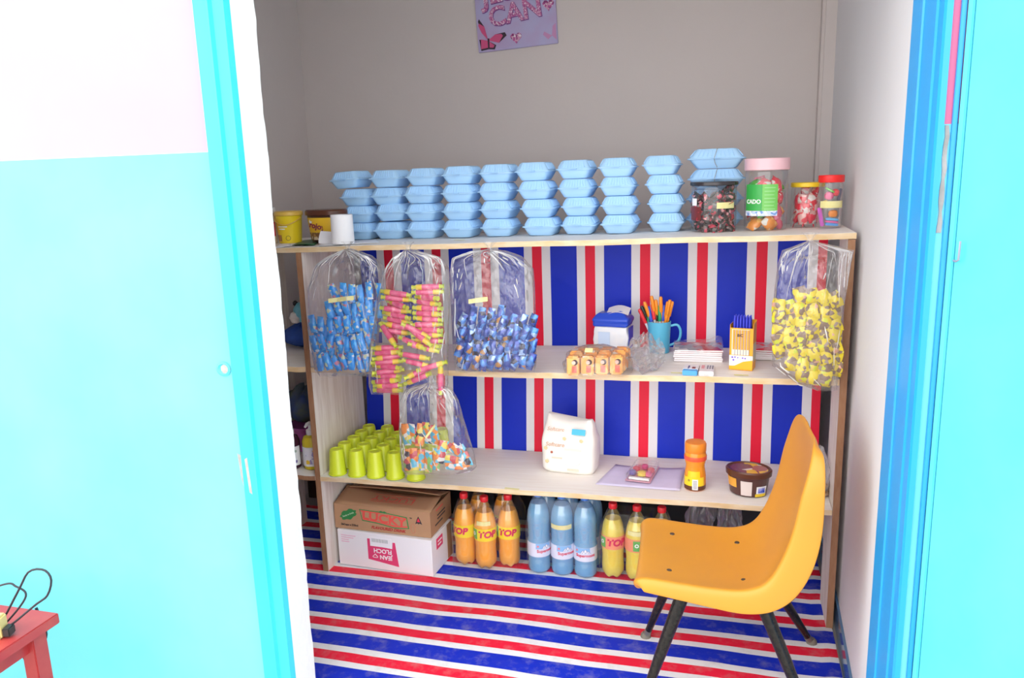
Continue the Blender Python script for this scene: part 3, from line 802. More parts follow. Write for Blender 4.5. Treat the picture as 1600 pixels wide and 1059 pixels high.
# ------------------------------------------------------------------ clear bags hanging from the boards
def bag(name, label, rows, Y, depth, knot, seed, tape=None, pleats=13, tuft=.02):
    """rows: (v, uL, uR) from bottom to top in photo rows; knot: (u, v)"""
    seg = 128
    k = atY(knot[0], knot[1], Y)
    t = thing(name, label, 'bag', (k.x, Y, k.z))
    R = []
    for v, ul, ur in rows:
        a, b = atY(ul, v, Y), atY(ur, v, Y); R.append(((a.x + b.x) / 2 - k.x, (b.x - a.x) / 2, (a.z + b.z) / 2 - k.z, (b.z - a.z) / 2))
    pts = cat([(r[0], r[1], r[2], r[3]) for r in R] + [(0, .010, -.010, 0)], 34) if False else None
    # dense interpolation in 4 components
    src = R + [(0, .008, -.006, 0)]
    m = len(src) - 1; rings = []; N = 64
    for j in range(N):
        f = j / (N - 1) * m; i = min(int(f), m - 1); u = f - i; u = u * u * (3 - 2 * u) if i == m - 1 and False else u
        c = [src[i][q_] * (1 - u) + src[i + 1][q_] * u for q_ in range(4)]
        h = j / (N - 1)
        d = depth * min(1, .05 + (h / .16)) if h < .16 else depth * (1 - .55 * max(0, (h - .45) / .55))
        if h > .93: d = min(d, c[1] * 1.0)
        row = []
        for s in range(seg):
            a = 2 * PI * s / seg
            ca, sa = math.cos(a), math.sin(a)
            n1 = noise.noise(Vector((ca * 2.2 + seed, sa * 2.2, h * 3.2)))
            x_ = c[0] + c[1] * (abs(ca) ** .75) * (1 if ca > 0 else -1) * (1 + .05 * n1)
            z_ = c[2] + c[3] * (x_ - c[0]) / max(c[1], 1e-4)
            side = 1 if sa > 0 else -1
            y0 = d * (abs(sa) ** .8) * side
            # folds that fan out from the knot, fading downwards, and loose crumples
            ang = math.atan2(x_, -z_ + .004); dist = math.hypot(x_, z_)
            fan = abs(noise.noise(Vector((ang * 6.5 + seed, side * 3.0, dist * 2.0)))) + .6 * abs(noise.noise(Vector((ang * 15 + seed, side * 5.0, dist * 3.0))))
            fade = max(0.0, 1 - dist / .24)
            cr = abs(noise.noise(Vector((x_ * 22 + seed, side * 7.0, z_ * 16)))) + .5 * abs(noise.noise(Vector((x_ * 48, side + seed, z_ * 40))))
            y_ = y0 + abs(sa) ** .5 * (side * (.030 * fan * fade * min(1, dist / .05) + .011 * cr)) + .004 * n1
            row.append(Vector((x_, y_, z_ + .003 * n1)))
        rings.append(row)
    fo = obj('film', loft(rings, caps=False), BAG, t, smooth=60)
    # highlight streaks painted on as thin milky ridges along the film's front creases
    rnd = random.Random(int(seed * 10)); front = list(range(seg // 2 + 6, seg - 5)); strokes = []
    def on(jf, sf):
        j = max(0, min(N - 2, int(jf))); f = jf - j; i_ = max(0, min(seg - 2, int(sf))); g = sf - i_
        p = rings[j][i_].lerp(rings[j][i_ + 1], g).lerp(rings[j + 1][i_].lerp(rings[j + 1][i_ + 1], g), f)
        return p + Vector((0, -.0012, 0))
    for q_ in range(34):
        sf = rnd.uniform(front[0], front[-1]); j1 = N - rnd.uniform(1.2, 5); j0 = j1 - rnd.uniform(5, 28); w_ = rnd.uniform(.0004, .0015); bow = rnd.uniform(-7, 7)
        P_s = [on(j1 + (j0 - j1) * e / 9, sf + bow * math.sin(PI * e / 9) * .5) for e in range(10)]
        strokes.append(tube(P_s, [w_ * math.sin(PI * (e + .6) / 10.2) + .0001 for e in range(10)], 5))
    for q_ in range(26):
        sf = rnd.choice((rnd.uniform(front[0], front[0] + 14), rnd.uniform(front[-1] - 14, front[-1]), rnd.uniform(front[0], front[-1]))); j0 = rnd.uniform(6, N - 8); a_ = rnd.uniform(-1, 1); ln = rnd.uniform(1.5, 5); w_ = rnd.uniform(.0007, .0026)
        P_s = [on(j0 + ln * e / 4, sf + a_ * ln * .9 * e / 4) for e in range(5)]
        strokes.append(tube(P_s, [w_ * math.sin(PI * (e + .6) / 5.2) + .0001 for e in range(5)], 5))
    obj('crease_glints', merge(*strokes), CREASE_GLINT, fo, smooth=60)['kind'] = 'stuff'
    tr = []
    for r, z in ((.008, -.006), (.006, .0), (.009, .007), (tuft, .020)):
        tr.append([Vector((r * math.cos(2 * PI * s / 30) * (1 + .35 * math.sin(5 * 2 * PI * s / 30 + seed)), .6 * r * math.sin(2 * PI * s / 30), z)) for s in range(30)])
    obj('tied_end', loft(tr, caps=False), BAG, t, smooth=60)
    if tape:
        u0, v0, u1, v1, hh = tape
        a, b = atY(u0, v0, Y - depth - .006), atY(u1, v1, Y - depth - .006); dv = Vector((0, 0, hh))
        P = [p - Vector(t.location) for p in (a - dv, b - dv, b + dv, (a + b) / 2 + dv * 1.1, a + dv)]
        obj('tape_label', poly([(p.x, p.z) for p in P], .0006, P[0].y), TAPE, t)
    return t


def fill(mesh, name, label, catg, group, items, Y, jit=.0, yj=.006):
    """items: (u, v, angle) pixel centres on plane Y"""
    for (u, v, a, *yy) in items:
        lab = yy.pop() if yy and isinstance(yy[-1], str) else label
        p = atY(u, v, Y + (yy[0] if yy else 0))
        o = obj(name, mesh, None)
        o.location = (p.x, p.y + random.uniform(-yj, yj), p.z)
        o.rotation_euler = (random.uniform(-.25, .25), a + random.uniform(-jit, jit), random.uniform(-.35, .35))
        tag(o, lab, catg, group)


NTH = ['first', 'second', 'third', 'fourth', 'fifth', 'sixth', 'seventh', 'eighth', 'ninth', 'tenth', 'eleventh', 'twelfth']
YBAG = -.062
# 1: sky-blue sweets
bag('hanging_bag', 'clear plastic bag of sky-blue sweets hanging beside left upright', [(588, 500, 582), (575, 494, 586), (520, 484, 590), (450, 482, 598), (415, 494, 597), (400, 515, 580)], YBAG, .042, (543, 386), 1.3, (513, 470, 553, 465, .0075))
SB = patches('sky_blue_wrapper', [(8, (.015, .30, .85)), (2, (.05, .42, .90)), (1, (.55, .60, .40)), (.7, (.60, .20, .30)), (.8, (.65, .70, .75))], 90, .22, .8)
me = new_mesh('blue_sweet', pillow(.0285, .064, .020), 60); me.materials.append(SB)
it = []
for r, (v, u0, u1, n) in enumerate(((565, 500, 575, 7), (536, 492, 578, 8), (507, 489, 584, 8), (481, 516, 590, 7), (456, 522, 592, 6))):
    for k in range(n): it.append((u0 + (u1 - u0) * k / (n - 1), v + random.uniform(-3, 3), random.uniform(-.3, .12), 0.0, 'sky-blue sweet in leftmost bag, %s from left in the %s row from the bottom' % (NTH[k], NTH[r])))
for v, u0, u1, n in ((555, 503, 572, 6), (520, 496, 578, 7), (488, 520, 585, 6)):
    for k in range(n): it.append((u0 + (u1 - u0) * k / (n - 1), v, random.uniform(-.3, .3), .022))
fill(me, 'blue_sweet', 'sky-blue wrapped sweet at the back of the leftmost hanging bag', 'sweet', 'sky-blue sweets in the leftmost bag', it, YBAG - .012)

# 2: pink and yellow stick sweets
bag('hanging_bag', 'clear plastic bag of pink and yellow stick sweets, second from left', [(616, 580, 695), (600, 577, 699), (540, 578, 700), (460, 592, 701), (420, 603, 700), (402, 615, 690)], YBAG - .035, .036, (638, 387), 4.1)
def stick():
    return lathe([(.0085, -.056), (.0060, -.046), (.0095, -.040), (.0102, -.02), (.0102, .02), (.0095, .040), (.0060, .046), (.0085, .056)], 10)
PST = stick()
pm = new_mesh('stick_sweet', PST, 60)
PK = mat('pink_wrapper', (.70, .05, .20), .25, spec=.8, var=.5, vscale=60, vcol=(.82, .22, .36)); YW = mat('yellow_end_wrapper', (.80, .55, .04), .3); GW = mat('lime_end_wrapper', (.55, .60, .04), .3)
for m_ in (PK, YW, GW): pm.materials.append(m_)
for p in pm.polygons:
    c = p.center.z; p.material_index = 2 if abs(c) > .042 else (1 if c > .019 else 0)
it = []
for k in range(10): it.append((605 + random.uniform(-2, 2), 543 + 7.4 * k, PI / 2 * (1 if k % 2 else -1) + random.uniform(-.12, .05), 0.0, 'pink stick sweet, %s from the top in the lower left pile of second bag' % NTH[k]))
for u, v, a in ((650, 517, 2.1), (656, 525, 2.15), (645, 536, 1.9), (662, 543, 1.85), (648, 556, 1.75), (652, 568, 1.8), (655, 581, -1.9), (652, 592, -2.0), (688, 592, .02), (607, 523, 2.3), (675, 572, 1.3)): it.append((u, v, a, -.008))
for k in range(12): it.append((668 + random.uniform(-1, 1), 448 + 8.4 * k, PI / 2 * (1 if k % 2 else -1), .018, 'pink stick sweet, %s from the top in the right-hand pile of second bag' % NTH[k]))
for k in range(8): it.append((620 + random.uniform(-2, 2), 458 + 8.6 * k, PI / 2 * (1 if k % 2 else -1) + .15, .022, 'pink stick sweet, %s from the top in the upper left pile of second bag' % NTH[k]))
fill(pm, 'stick_sweet', 'pink and yellow stick sweet lying loose in the middle of second bag', 'sweet', 'stick sweets in the second bag', it, YBAG - .040, .03, .003)

# 3: dark blue foil sweets
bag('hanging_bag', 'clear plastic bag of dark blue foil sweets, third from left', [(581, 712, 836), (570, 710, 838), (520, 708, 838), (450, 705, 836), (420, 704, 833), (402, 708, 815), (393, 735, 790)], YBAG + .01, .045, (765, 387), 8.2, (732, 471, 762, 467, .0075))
DB = patches('dark_blue_foil', [(5, (.02, .06, .35)), (3, (.05, .22, .65)), (1.2, (.35, .50, .80)), (1, (.02, .02, .06)), (.4, (.55, .25, .05))], 55, .12, 1.0, .35)
me = new_mesh('foil_sweet', pillow(.029, .062, .022), 60); me.materials.append(DB)
it = []
for r, (v, u0, u1, n) in enumerate(((564, 719, 830, 10), (543, 720, 832, 10), (522, 722, 832, 10), (503, 722, 832, 8), (493, 738, 782, 4))):
    for k in range(n): it.append((u0 + (u1 - u0) * k / (n - 1), v + random.uniform(-2, 2), random.uniform(.15, .5), 0.0, 'dark blue foil sweet in third bag, %s from left in the %s row from bottom' % (NTH[k], NTH[r])))
for v, u0, u1, n in ((552, 724, 828, 8), (520, 726, 828, 8)):
    for k in range(n): it.append((u0 + (u1 - u0) * k / (n - 1), v, random.uniform(-.2, .5), .026))
fill(me, 'foil_sweet', 'dark blue foil sweet at the back of the third hanging bag', 'sweet', 'dark blue sweets in the third bag', it, YBAG + .0)

# 4: yellow sachets at the right
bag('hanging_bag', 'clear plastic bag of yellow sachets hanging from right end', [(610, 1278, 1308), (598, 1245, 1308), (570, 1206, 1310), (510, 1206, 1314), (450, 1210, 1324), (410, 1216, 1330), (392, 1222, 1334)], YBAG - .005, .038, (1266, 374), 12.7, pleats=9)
YS = patches('yellow_brown_sachet', [(7, (.70, .56, .02)), (4.2, (.22, .14, .10)), (1.2, (.60, .66, .03)), (.8, (.36, .27, .24)), (.5, (.65, .35, .25))], 75, .3, .6)
me = new_mesh('yellow_sachet', pillow(.042, .050, .020, .10), 60); me.materials.append(YS)
it = []
for r in range(8):
    for k in range(6):
        u = 1216 + k * 17.5 + r * .4; v = 462 + r * 17 + k * 2.4
        if r == 0: v -= 6
        if r == 0 and k < 2: continue
        if r >= 6 and k < r - 5: continue
        if u > 1306: continue
        it.append((u, v, random.uniform(-.5, .3), 0.0, 'yellow sachet in right end bag, %s from left in the %s row from top' % (NTH[k], NTH[r])))
fill(me, 'yellow_sachet', 'yellow and brown sachet inside the bag at right end', 'sachet', 'yellow sachets in the right bag', it, YBAG - .012)

# 5: small bag with mixed sachets hanging lower
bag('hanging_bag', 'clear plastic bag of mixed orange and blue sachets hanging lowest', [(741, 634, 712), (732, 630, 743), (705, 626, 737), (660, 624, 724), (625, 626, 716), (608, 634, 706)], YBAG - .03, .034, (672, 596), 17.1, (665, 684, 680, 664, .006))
MS = patches('mixed_sachet', [(4, (.80, .25, .04)), (2.5, (.10, .45, .65)), (2, (.75, .72, .70)), (1, (.55, .06, .08)), (1, (.75, .60, .08)), (.8, (.04, .03, .05)), (.7, (.25, .50, .12))], 50, .25, .7)
me = new_mesh('mixed_sachet', pillow(.034, .082, .014, .08), 60); me.materials.append(MS)
it = []
for k in range(5): it += [(634 + k * 11, 678 + random.uniform(-3, 3), random.uniform(-.1, .1), 0.0, 'printed sachet in lowest bag, %s from left in the upper row' % NTH[k]), (637 + k * 11, 717 + random.uniform(-3, 3), random.uniform(-.1, .1), 0.0, 'printed sachet in lowest bag, %s from left in the lower row' % NTH[k])]
it += [(708, 702, 1.85), (717, 708, 2.3), (700, 718, 1.6), (712, 727, 1.5), (726, 712, -.5), (690, 706, .3)]
fill(me, 'mixed_sachet', 'orange and blue printed sachet lying askew at right of lowest bag', 'sachet', 'mixed sachets in the lowest bag', it, YBAG - .038, .05, .005)

# ------------------------------------------------------------------ middle board
BLUEP = mat('royal_blue_print', (.02, .07, .55), .35)
q = Vector((atY(958, 520, .335).x, .335, 0)); z = zM(q.x) + .0014
t = thing('wipes_pack', 'white and blue soft pack with torn open top on middle board', 'pack', (q.x, q.y, z), (0, 0, -.12))
def soft(w, d, h, top=.75, bulge=.008, seed=0, n=10, pinch=0.0):
    rings = []
    for j in range(n + 1):
        v = j / n; k = 1 - (1 - top) * max(0, (v - .55) / .45) ** 1.6; bl = bulge * math.sin(PI * v)
        kd = 1 - (1 - top) * 1.6 * max(0, (v - .55) / .45) ** 1.3 - pinch * v ** 4
        row = []
        for (cx, cy_, a0) in ((1, 1, 0), (-1, 1, PI / 2), (-1, -1, PI), (1, -1, 3 * PI / 2)):
            for e in range(5):
                a = a0 + PI / 2 * e / 4; r = .012
                x_ = cx * (w / 2 * k - r + bl) + r * math.cos(a); y_ = cy_ * (d / 2 * max(kd, .12) - min(r, .004) + bl) + min(r, .004) * math.sin(a)
                nn = noise.noise(Vector((x_ * 30 + seed, y_ * 30, v * 4))) * .004
                row.append(Vector((x_ + nn, y_ + nn, v * h + (noise.noise(Vector((x_ * 18 + seed, 1, seed))) * .018 if v > .93 else 0))))
        rings.append(row)
    return loft(rings)


obj('pack_body', soft(.125, .085, .105, .96, .004, 3), mat('white_pack', (.80, .80, .82), .4, var=.3, vscale=30, vcol=(.62, .68, .82)), t)
obj('blue_top', xf(soft(.128, .088, .048, .72, .004, 5), T(0, 0, .1045)), BLUEP, t)
obj('torn_flap', xf(grid(lambda u, v: (-.02 + .085 * u, -.03 + .05 * v, .012 * math.sin(3 * u) + .010 * v), 8, 6), T(.0, .0, .152) @ RX(.2)), mat('silver_inner', (.70, .70, .74), .3), t)
obj('side_print', xf(plate(-.030, .036, .02, .10, 0, .001), T(.0675, 0, 0) @ RZ(PI / 2)), BLUEP, t)
obj('print_panel', plate(-.045, .000, .03, .085, -.0475, .0008), mat('pale_blue_print', (.55, .66, .85), .5), t)

# mug full of pens
q = sit(zM, 1028, 549); mx_, my_ = atY(1030, 520, .345).x, .345
MUGB = mat('sky_blue_plastic', (.10, .46, .68), .35)
t = thing('mug', 'sky-blue plastic mug holding pens on middle board', 'mug', (mx_, my_, zM(mx_) + .0014))
obj('cup', lathe([(.002, .0), (.036, 0), (.038, .003), (.043, .118), (.0405, .118), (.036, .006), (.002, .005)], 32), MUGB, t)
obj('handle', tube(cat([(.040, 0, .100), (.066, 0, .104), (.078, 0, .080), (.070, 0, .044), (.037, 0, .026)], 18), .0048, 8), MUGB, t)
PENC = {'red': (.72, .03, .04), 'green': (.02, .32, .12), 'blue': (.04, .10, .62), 'black': (.02, .02, .02), 'orange': (.85, .28, .02)}
CLEARB = mat('clear_pen_barrel', (.55, .56, .58), .2)
def pen_parts(col):
    cap = lathe([(.0056, .098), (.0070, .101), (.0066, .152), (.0046, .157)], 10)
    barrel = lathe([(.0010, 0), (.0042, .010), (.0045, .099), (.0040, .100)], 8)
    return barrel, cap
PM = {c: (new_mesh('barrel', pen_parts(c)[0], 40), new_mesh('cap', pen_parts(c)[1], 40)) for c in PENC}
pl = [('red', -.030, .004, -.34, 0), ('green', -.020, -.012, -.24, 0), ('blue', -.010, -.018, -.12, 0), ('red', .0, -.024, -.02, .01), ('black', .008, -.014, .05, 0), ('green', .016, -.020, .17, 0), ('blue', .024, -.010, .27, 0), ('red', .030, -.004, .36, 0),
      ('orange', -.020, .010, -.20, .028), ('orange', -.004, .004, -.02, .052), ('orange', .006, .014, .08, .03), ('orange', .020, .008, .20, .045), ('orange', .026, .016, .40, .022), ('orange', .030, .008, .46, .034), ('orange', .034, .018, .52, .026), ('black', -.026, .014, -.28, .01)]
cnt = {}
ordw = ['leftmost', 'second', 'third', 'fourth', 'fifth', 'sixth', 'seventh']
for c, px_, py_, a, up in pl:
    k = cnt.get(c, 0); cnt[c] = k + 1
    o = thing('pen', '%s %s pen from the left in the blue mug' % (ordw[k], c), 'pen', (mx_ + px_ * .35 , my_ + py_ * .8, zM(mx_) + .022 + up * .75), (-.10 * (1 if py_ < 0 else -1), a * .75 - .16, 0), 'pens in the blue mug')
    b1 = obj('barrel', PM[c][0].copy(), mat('orange_barrel', PENC['orange'], .35) if c == 'orange' else CLEARB, o)
    obj('cap', PM[c][1].copy(), mat(c + '_pen_cap', PENC[c], .35), o)

# bag of orange soap bars at the front of the middle board
SOAP = patches('orange_soap_wrap', [(5, (.80, .34, .08)), (2, (.82, .50, .20)), (1, (.70, .62, .55))], 55, .35)
SOAPF = mat('soap_front', (.84, .42, .12), .4)
so = atY(930, 575, -.01); sz = zM(so.x)
for r in range(4):
    for k in range(4):
        o = thing('soap_bar', 'orange wrapped soap bar, %s row, %s from the left, in clear bag' % (['front', 'second', 'third', 'rear'][r], ['first', 'second', 'third', 'fourth'][k]), 'soap', (so.x - .070 + .0475 * k + .004 * r, -.032 + .0375 * r + .018 * (k / 3), sz + .0035 + .0012 * k), (0, 0, .10), 'orange soap bars in the clear bag')
        obj('wrapper', rbox(-.0215, .0215, -.017, .017, 0, .066 + (.010 if r in (1, 2) else 0), .005), SOAP, o)
        if r == 0:
            obj('front_print', plate(-.019, .019, .006, .060, -.0172, .0008), SOAPF, o)
            obj('face_print', xf(lathe([(.001, 0), (.010, 0), (.010, .0008), (.001, .0008)], 14), T(.006, -.0181, .046) @ RX(PI / 2)), mat('dark_hair_print', (.06, .03, .03), .5), o)
            obj('face_print', xf(lathe([(.001, 0), (.0068, 0), (.0068, .0007), (.001, .0007)], 14), T(.002, -.0188, .045) @ RX(PI / 2)), mat('face_pink_print', (.82, .50, .42), .5), o)
            obj('red_print', plate(-.004, .012, .010, .034, -.0181, .0005), mat('red_white_print', (.72, .16, .12), .5), o)
t = thing('soap_bag', 'crumpled clear plastic bag around the orange soap bars', 'bag', (so.x, .02, sz + .001))
def cloud(u, v):
    a = 2 * PI * u; e = v
    rx, ry = .118 + .004 * math.sin(5 * a), .098
    k = (1 - e ** 3.0) ** .5 if e < 1 else 0
    n = noise.noise(Vector((math.cos(a) * 3, math.sin(a) * 3, e * 4))) * .010
    return (rx * k + n) * math.cos(a) + .002, (ry * k + n) * math.sin(a) + .006, .002 + .092 * e + abs(n) * .5
obj('film', grid(cloud, 72, 20), BAG, t, smooth=60)
def tail(u, v):
    a = 2 * PI * u; r = .018 + .050 * math.sin(PI * min(1, v * .9 + .1)) ; n = noise.noise(Vector((math.cos(a) * 3, math.sin(a) * 3, v * 6))) * .040 + noise.noise(Vector((math.cos(a) * 9, math.sin(a) * 9, v * 14))) * .014
    return .105 + .120 * v, .045 + (r + n) * math.cos(a), max(.004, .056 + (r * .9 + n) * math.sin(a))
obj('twisted_end', grid(tail, 60, 26), BAG, t, smooth=60)
obj('tape_label', plate(-.010, .016, -.008, .010, 0, .0006), TAPE, t).matrix_local = T(-.02, -.055, .088) @ RX(-.9)

# notebooks
def notebooks(x, y, w, d, n, rot, first, lab, th=.0062):
    zz = zM(x) + .0016
    for k in range(n):
        top = k == n - 1
        o = thing('notebook', ('%s notebook %s' % (['bottom', 'second', 'third', 'fourth', 'fifth', 'top'][k if not top else 5], lab)), 'notebook', (x + random.uniform(-.002, .002), y + random.uniform(-.002, .002), zz + .0005), (0, 0, rot + random.uniform(-.02, .02)), 'notebooks on the middle board')
        h = th
        obj('pages', box(-w / 2 + .001, w / 2 - .001, -d / 2 + .0005, d / 2 - .0005, .0006, h - .0008), PAPER, o, smooth=None)
        obj('cover', merge(box(-w / 2, w / 2, -d / 2, d / 2, 0, .0006), box(-w / 2, w / 2, -d / 2, d / 2, h - .0008, h)), first if k >= n - 2 else mat('pale_cover', (.74, .66, .68), .4), o, smooth=None)
        zz += h + .0008
    return zz
RCOV = patches('red_floral_cover', [(4, (.58, .05, .07)), (1.5, (.62, .45, .42)), (2, (.35, .36, .40)), (1, (.75, .72, .70))], 30, .2, .8)
bx = atY(1090, 560, .255)
ztop = notebooks(bx.x, .265, .168, .135, 6, .05, RCOV, 'of the shrink-wrapped pile beside the blue mug')
t = thing('plastic_sleeve', 'clear plastic sleeve lying over the notebook pile', 'plastic wrap', (bx.x, .265, ztop + .001), (0, 0, .05))
obj('film', grid(lambda u, v: (-.086 + .172 * u, -.069 + .138 * v, .003 + .016 * abs(noise.noise(Vector((u * 4, v * 3, 2)))) + .016 * u * u * v), 40, 30), BAG, t, smooth=60)
bx2 = atY(1196, 560, .30)
notebooks(bx2.x, .305, .10, .13, 5, -.03, RCOV, 'of the pile behind the pen box')

# box of ball pens
a_, b2, c2 = onb(zM, 1139, 574), onb(zM, 1170, 577), onb(zM, 1185, 566)
t = thing('pen_box', 'orange and white carton of blue ballpoint pens on middle board', 'pen box', (a_.x, a_.y - .03, zM(a_.x) + .0014), (0, 0, math.atan2(b2.y - a_.y, b2.x - a_.x) * .6))
ORG = mat('orange_card', (.83, .36, .01), .4); w_, d_, h_ = .076, .062, .154
obj('carton', merge(box(0, w_, .0012, d_, 0, .0012), box(0, w_, 0, .0012, 0, h_ * .93), box(0, w_, d_ - .0012, d_, 0, h_ * 1.06), box(0, .0012, .0012, d_ - .0012, .0012, h_), box(w_ - .0012, w_, .0012, d_ - .0012, .0012, h_ * 1.03)), ORG, t, smooth=None)
obj('front_window', plate(.007, w_ - .012, .052, h_ * .90, 0, .0006), mat('white_window', (.78, .70, .58), .3), t)
obj('front_band', plate(0, w_, .014, .050, 0, .0007), WHITE_INK, t)
obj('front_swoosh', poly([(0, .004), (w_, .004), (w_, .036), (w_ * .6, .030), (w_ * .25, .015), (0, .012)], .0010, 0), mat('amber_card', (.84, .42, .01), .4), t)
for k in range(6):
    obj('pen_print', plate(.010 + k * .0092, .0165 + k * .0092, .070, h_ * .89, 0, .0009), mat('orange_barrel_print', (.80, .33, .02), .4), t)
    obj('pen_print_line', plate(.0168 + k * .0092, .0182 + k * .0092, .050, h_ * .89, 0, .0009), mat('navy_line_print', (.06, .07, .20), .4), t)
text('lettering', 'BIC', .013, INK, t, T(.034, -.0014, .118), bold=.02)
PURP = mat('violet_ink', (.20, .12, .62), .5)
for (xx, zz, s_) in ((.010, .043, .006), (.019, .044, .005), (.028, .0425, .004), (.044, .042, .005), (.052, .041, .005), (.014, .034, .006)):
    obj('print_blot', xf(lathe([(.0005, 0), (s_ * .6, 0), (s_ * .6, .0006), (.0005, .0006)], 8), T(xx, -.0008, zz) @ RX(PI / 2)), PURP, t)
sd = obj('side_panel', xf(plate(.004, d_ - .004, .030, .090, 0, .0008), T(w_, 0, 0) @ RZ(PI / 2)), mat('grey_green_print', (.55, .55, .45), .5), t)
Mb, Mc = new_mesh('barrel', lathe([(.0008, 0), (.0036, .008), (.0038, .124), (.0036, .125)], 8), 40), new_mesh('cap', lathe([(.0042, .120), (.0046, .122), (.0042, .164), (.0020, .180)], 10), 40)
BARO = mat('orange_pen_barrel', (.82, .36, .02), .35); BLC = mat('blue_pen_cap', (.03, .04, .55), .35)
mw = t.matrix_basis.copy()
rotz = t.rotation_euler.z
for r in range(2):
    for k in range(6):
        lx, ly = .012 + k * .0098, .014 + r * .020
        o = thing('ballpoint_pen', '%s blue-capped ballpoint pen in %s of the orange carton' % (['leftmost', 'second', 'third', 'fourth', 'fifth', 'rightmost'][k], ['front row', 'back row'][r]), 'pen', (t.location.x + lx * math.cos(rotz) - ly * math.sin(rotz), t.location.y + lx * math.sin(rotz) + ly * math.cos(rotz), t.location.z + .003), (0, 0, 0), 'ballpoint pens in the orange carton')
        obj('barrel', Mb, BARO, o); obj('cap', Mc, BLC, o)

# eraser and lead boxes
q = sit(zM, 1080, 592)
t = thing('eraser_box', 'small blue and white eraser box near middle board edge', 'box', (atY(1079, 585, .01).x, .045, zM(1.42) + .0014), (0, 0, -.06))
obj('tray', rbox(-.024, .024, -.045, .040, 0, .017, .002), mat('bright_blue_card', (.08, .36, .72), .4), t)
obj('sleeve', rbox(-.0245, .0245, -.022, .041, -.0003, .0178, .001), mat('white_card', (.80, .76, .76), .4), t)
obj('print_mark', box(.004, .015, -.016, .006, .0178, .0184), mat('maroon_print', (.22, .03, .03), .5), t); obj('print_mark', box(-.010, -.005, -.018, .022, .0178, .0184), mat('navy_print', (.10, .10, .25), .5), t)
t = thing('lead_box', 'small white box with grey stripes beside the eraser box', 'box', (atY(1104, 582, .01).x, .048, zM(1.47) + .0014), (0, 0, -.02))
obj('case', rbox(-.024, .024, -.050, .044, 0, .016, .002), mat('pearl_plastic', (.76, .72, .73), .3), t)
for k in range(3): obj('lead_print', box(.000 + k * .008, .0045 + k * .008, -.014, .034, .016, .0166), mat('grey_print', (.22, .22, .26), .5), t)
obj('brand_print', box(-.018, -.008, -.010, .034, .016, .0166), mat('rose_print', (.70, .30, .32), .5), t)
obj('clasp', box(-.008, .008, -.0512, -.0502, .002, .008), mat('clasp_grey', (.55, .55, .55), .4), t)
# bits of tape stuck on the boards
def tape_bit(zf, u, v, w, lab):
    q = onb(zf, u, v); o = obj('tape_strip', xf(box(-w / 2, w / 2, -.006, .006, 0, .0005), T(q.x, q.y, zf(q.x) + .0016) @ RZ(random.uniform(-.06, .06))), TAPE, smooth=None)
    tag(o, lab, 'tape')
tape_bit(zM, 1058, 583, .04, 'yellow tape strip stuck left of the eraser box')
tape_bit(zM, 1158, 586.5, .045, 'yellow tape strip stuck in front of the pen carton')
tape_bit(zL, 800, 764, .055, 'yellow tape strip stuck on edge of the lower board')
tape_bit(zL, 592, 744.5, .03, 'yellow tape strip stuck before the green tumblers')
tape_bit(zT, 718, 375.5, .04, 'tan tape scrap on top board below the takeaway boxes')

# ------------------------------------------------------------------ lower board
CUP = mat('lime_plastic', (.64, .74, .03), .32)
def cup_mesh():
    return lathe([(.0300, 0), (.0345, .0), (.0350, .004), (.0335, .006), (.0265, .095), (.0245, .1005), (.0215, .1015), (.0205, .0985), (.002, .0985)], 28), lathe([(.0352, -.0), (.0362, .001), (.0362, .0045), (.0340, .0055)], 28)
c1, c2_ = cup_mesh(); CM, CR = new_mesh('cup', c1, 40), new_mesh('rim', c2_, 40)
rown = ['front', 'second', 'third', 'fourth', 'rear']
for r in range(5):
    for k in range(5):
        x_ = .078 + .0815 * k + random.uniform(-.002, .002); y_ = .040 + .0735 * r
        o = thing('tumbler', 'upturned lime green tumbler, %s from left in the %s row' % (['first', 'second', 'third', 'fourth', 'fifth'][k], rown[r]), 'cup', (x_, y_, zL(x_) + .0018), (0, 0, random.uniform(0, 6)), 'lime green tumblers on the lower board')
        obj('cup', CM, CUP, o); obj('rim', CR, CUP, o)

# pack of nappies
xx = atY(887, 700, .17).x
t = thing('nappy_pack', 'white soft nappy pack with cream print standing on lower board', 'nappy pack', (xx, .23, zL(xx) + .0016), (0, 0, -.10))
NAP = mat('white_soft_film', (.86, .83, .78), .35, bump=.12, bscale=25)
def nap():
    rings = []; n = 16
    for j in range(n + 1):
        v = j / n; row = []
        hw = .102 * (1 - .14 * max(0, (v - .6) / .4) ** 1.5) + .004 * math.sin(PI * v); hd = .060 * (1 - .80 * max(0, (v - .5) / .5) ** 1.2) + .008 * math.sin(PI * v)
        if j == 0: hw, hd = .094, .052
        for k in range(40):
            a = 2 * PI * k / 40; ca, sa = math.cos(a), math.sin(a)
            x_ = hw * abs(ca) ** .45 * (1 if ca > 0 else -1); y_ = hd * abs(sa) ** .45 * (1 if sa > 0 else -1)
            z_ = v * .205
            if v > .75: z_ += (v - .75) / .25 * (.034 * (abs(x_ / .1) ** 1.6) * (1.0 if x_ < 0 else .45) - .012)
            n1 = noise.noise(Vector((x_ * 28, y_ * 28, z_ * 22))) * .004 * (.3 + v)
            row.append(Vector((x_ + n1, y_ + n1, z_)))
        rings.append(row)
    return loft(rings)
obj('pack_film', nap(), NAP, t, smooth=60)
TANI = mat('tan_ink', (.62, .38, .26), .5); GOLDI = mat('gold_ink', (.66, .55, .30), .5)
text('lettering', 'Softcare', .022, TANI, t, T(-.040, -.0735, .118), bold=.01, slant=.2)
text('lettering', 'Softcare', .020, TANI, t, T(-.042, -.054, .172) @ RX(-.42), bold=.005, slant=.2)
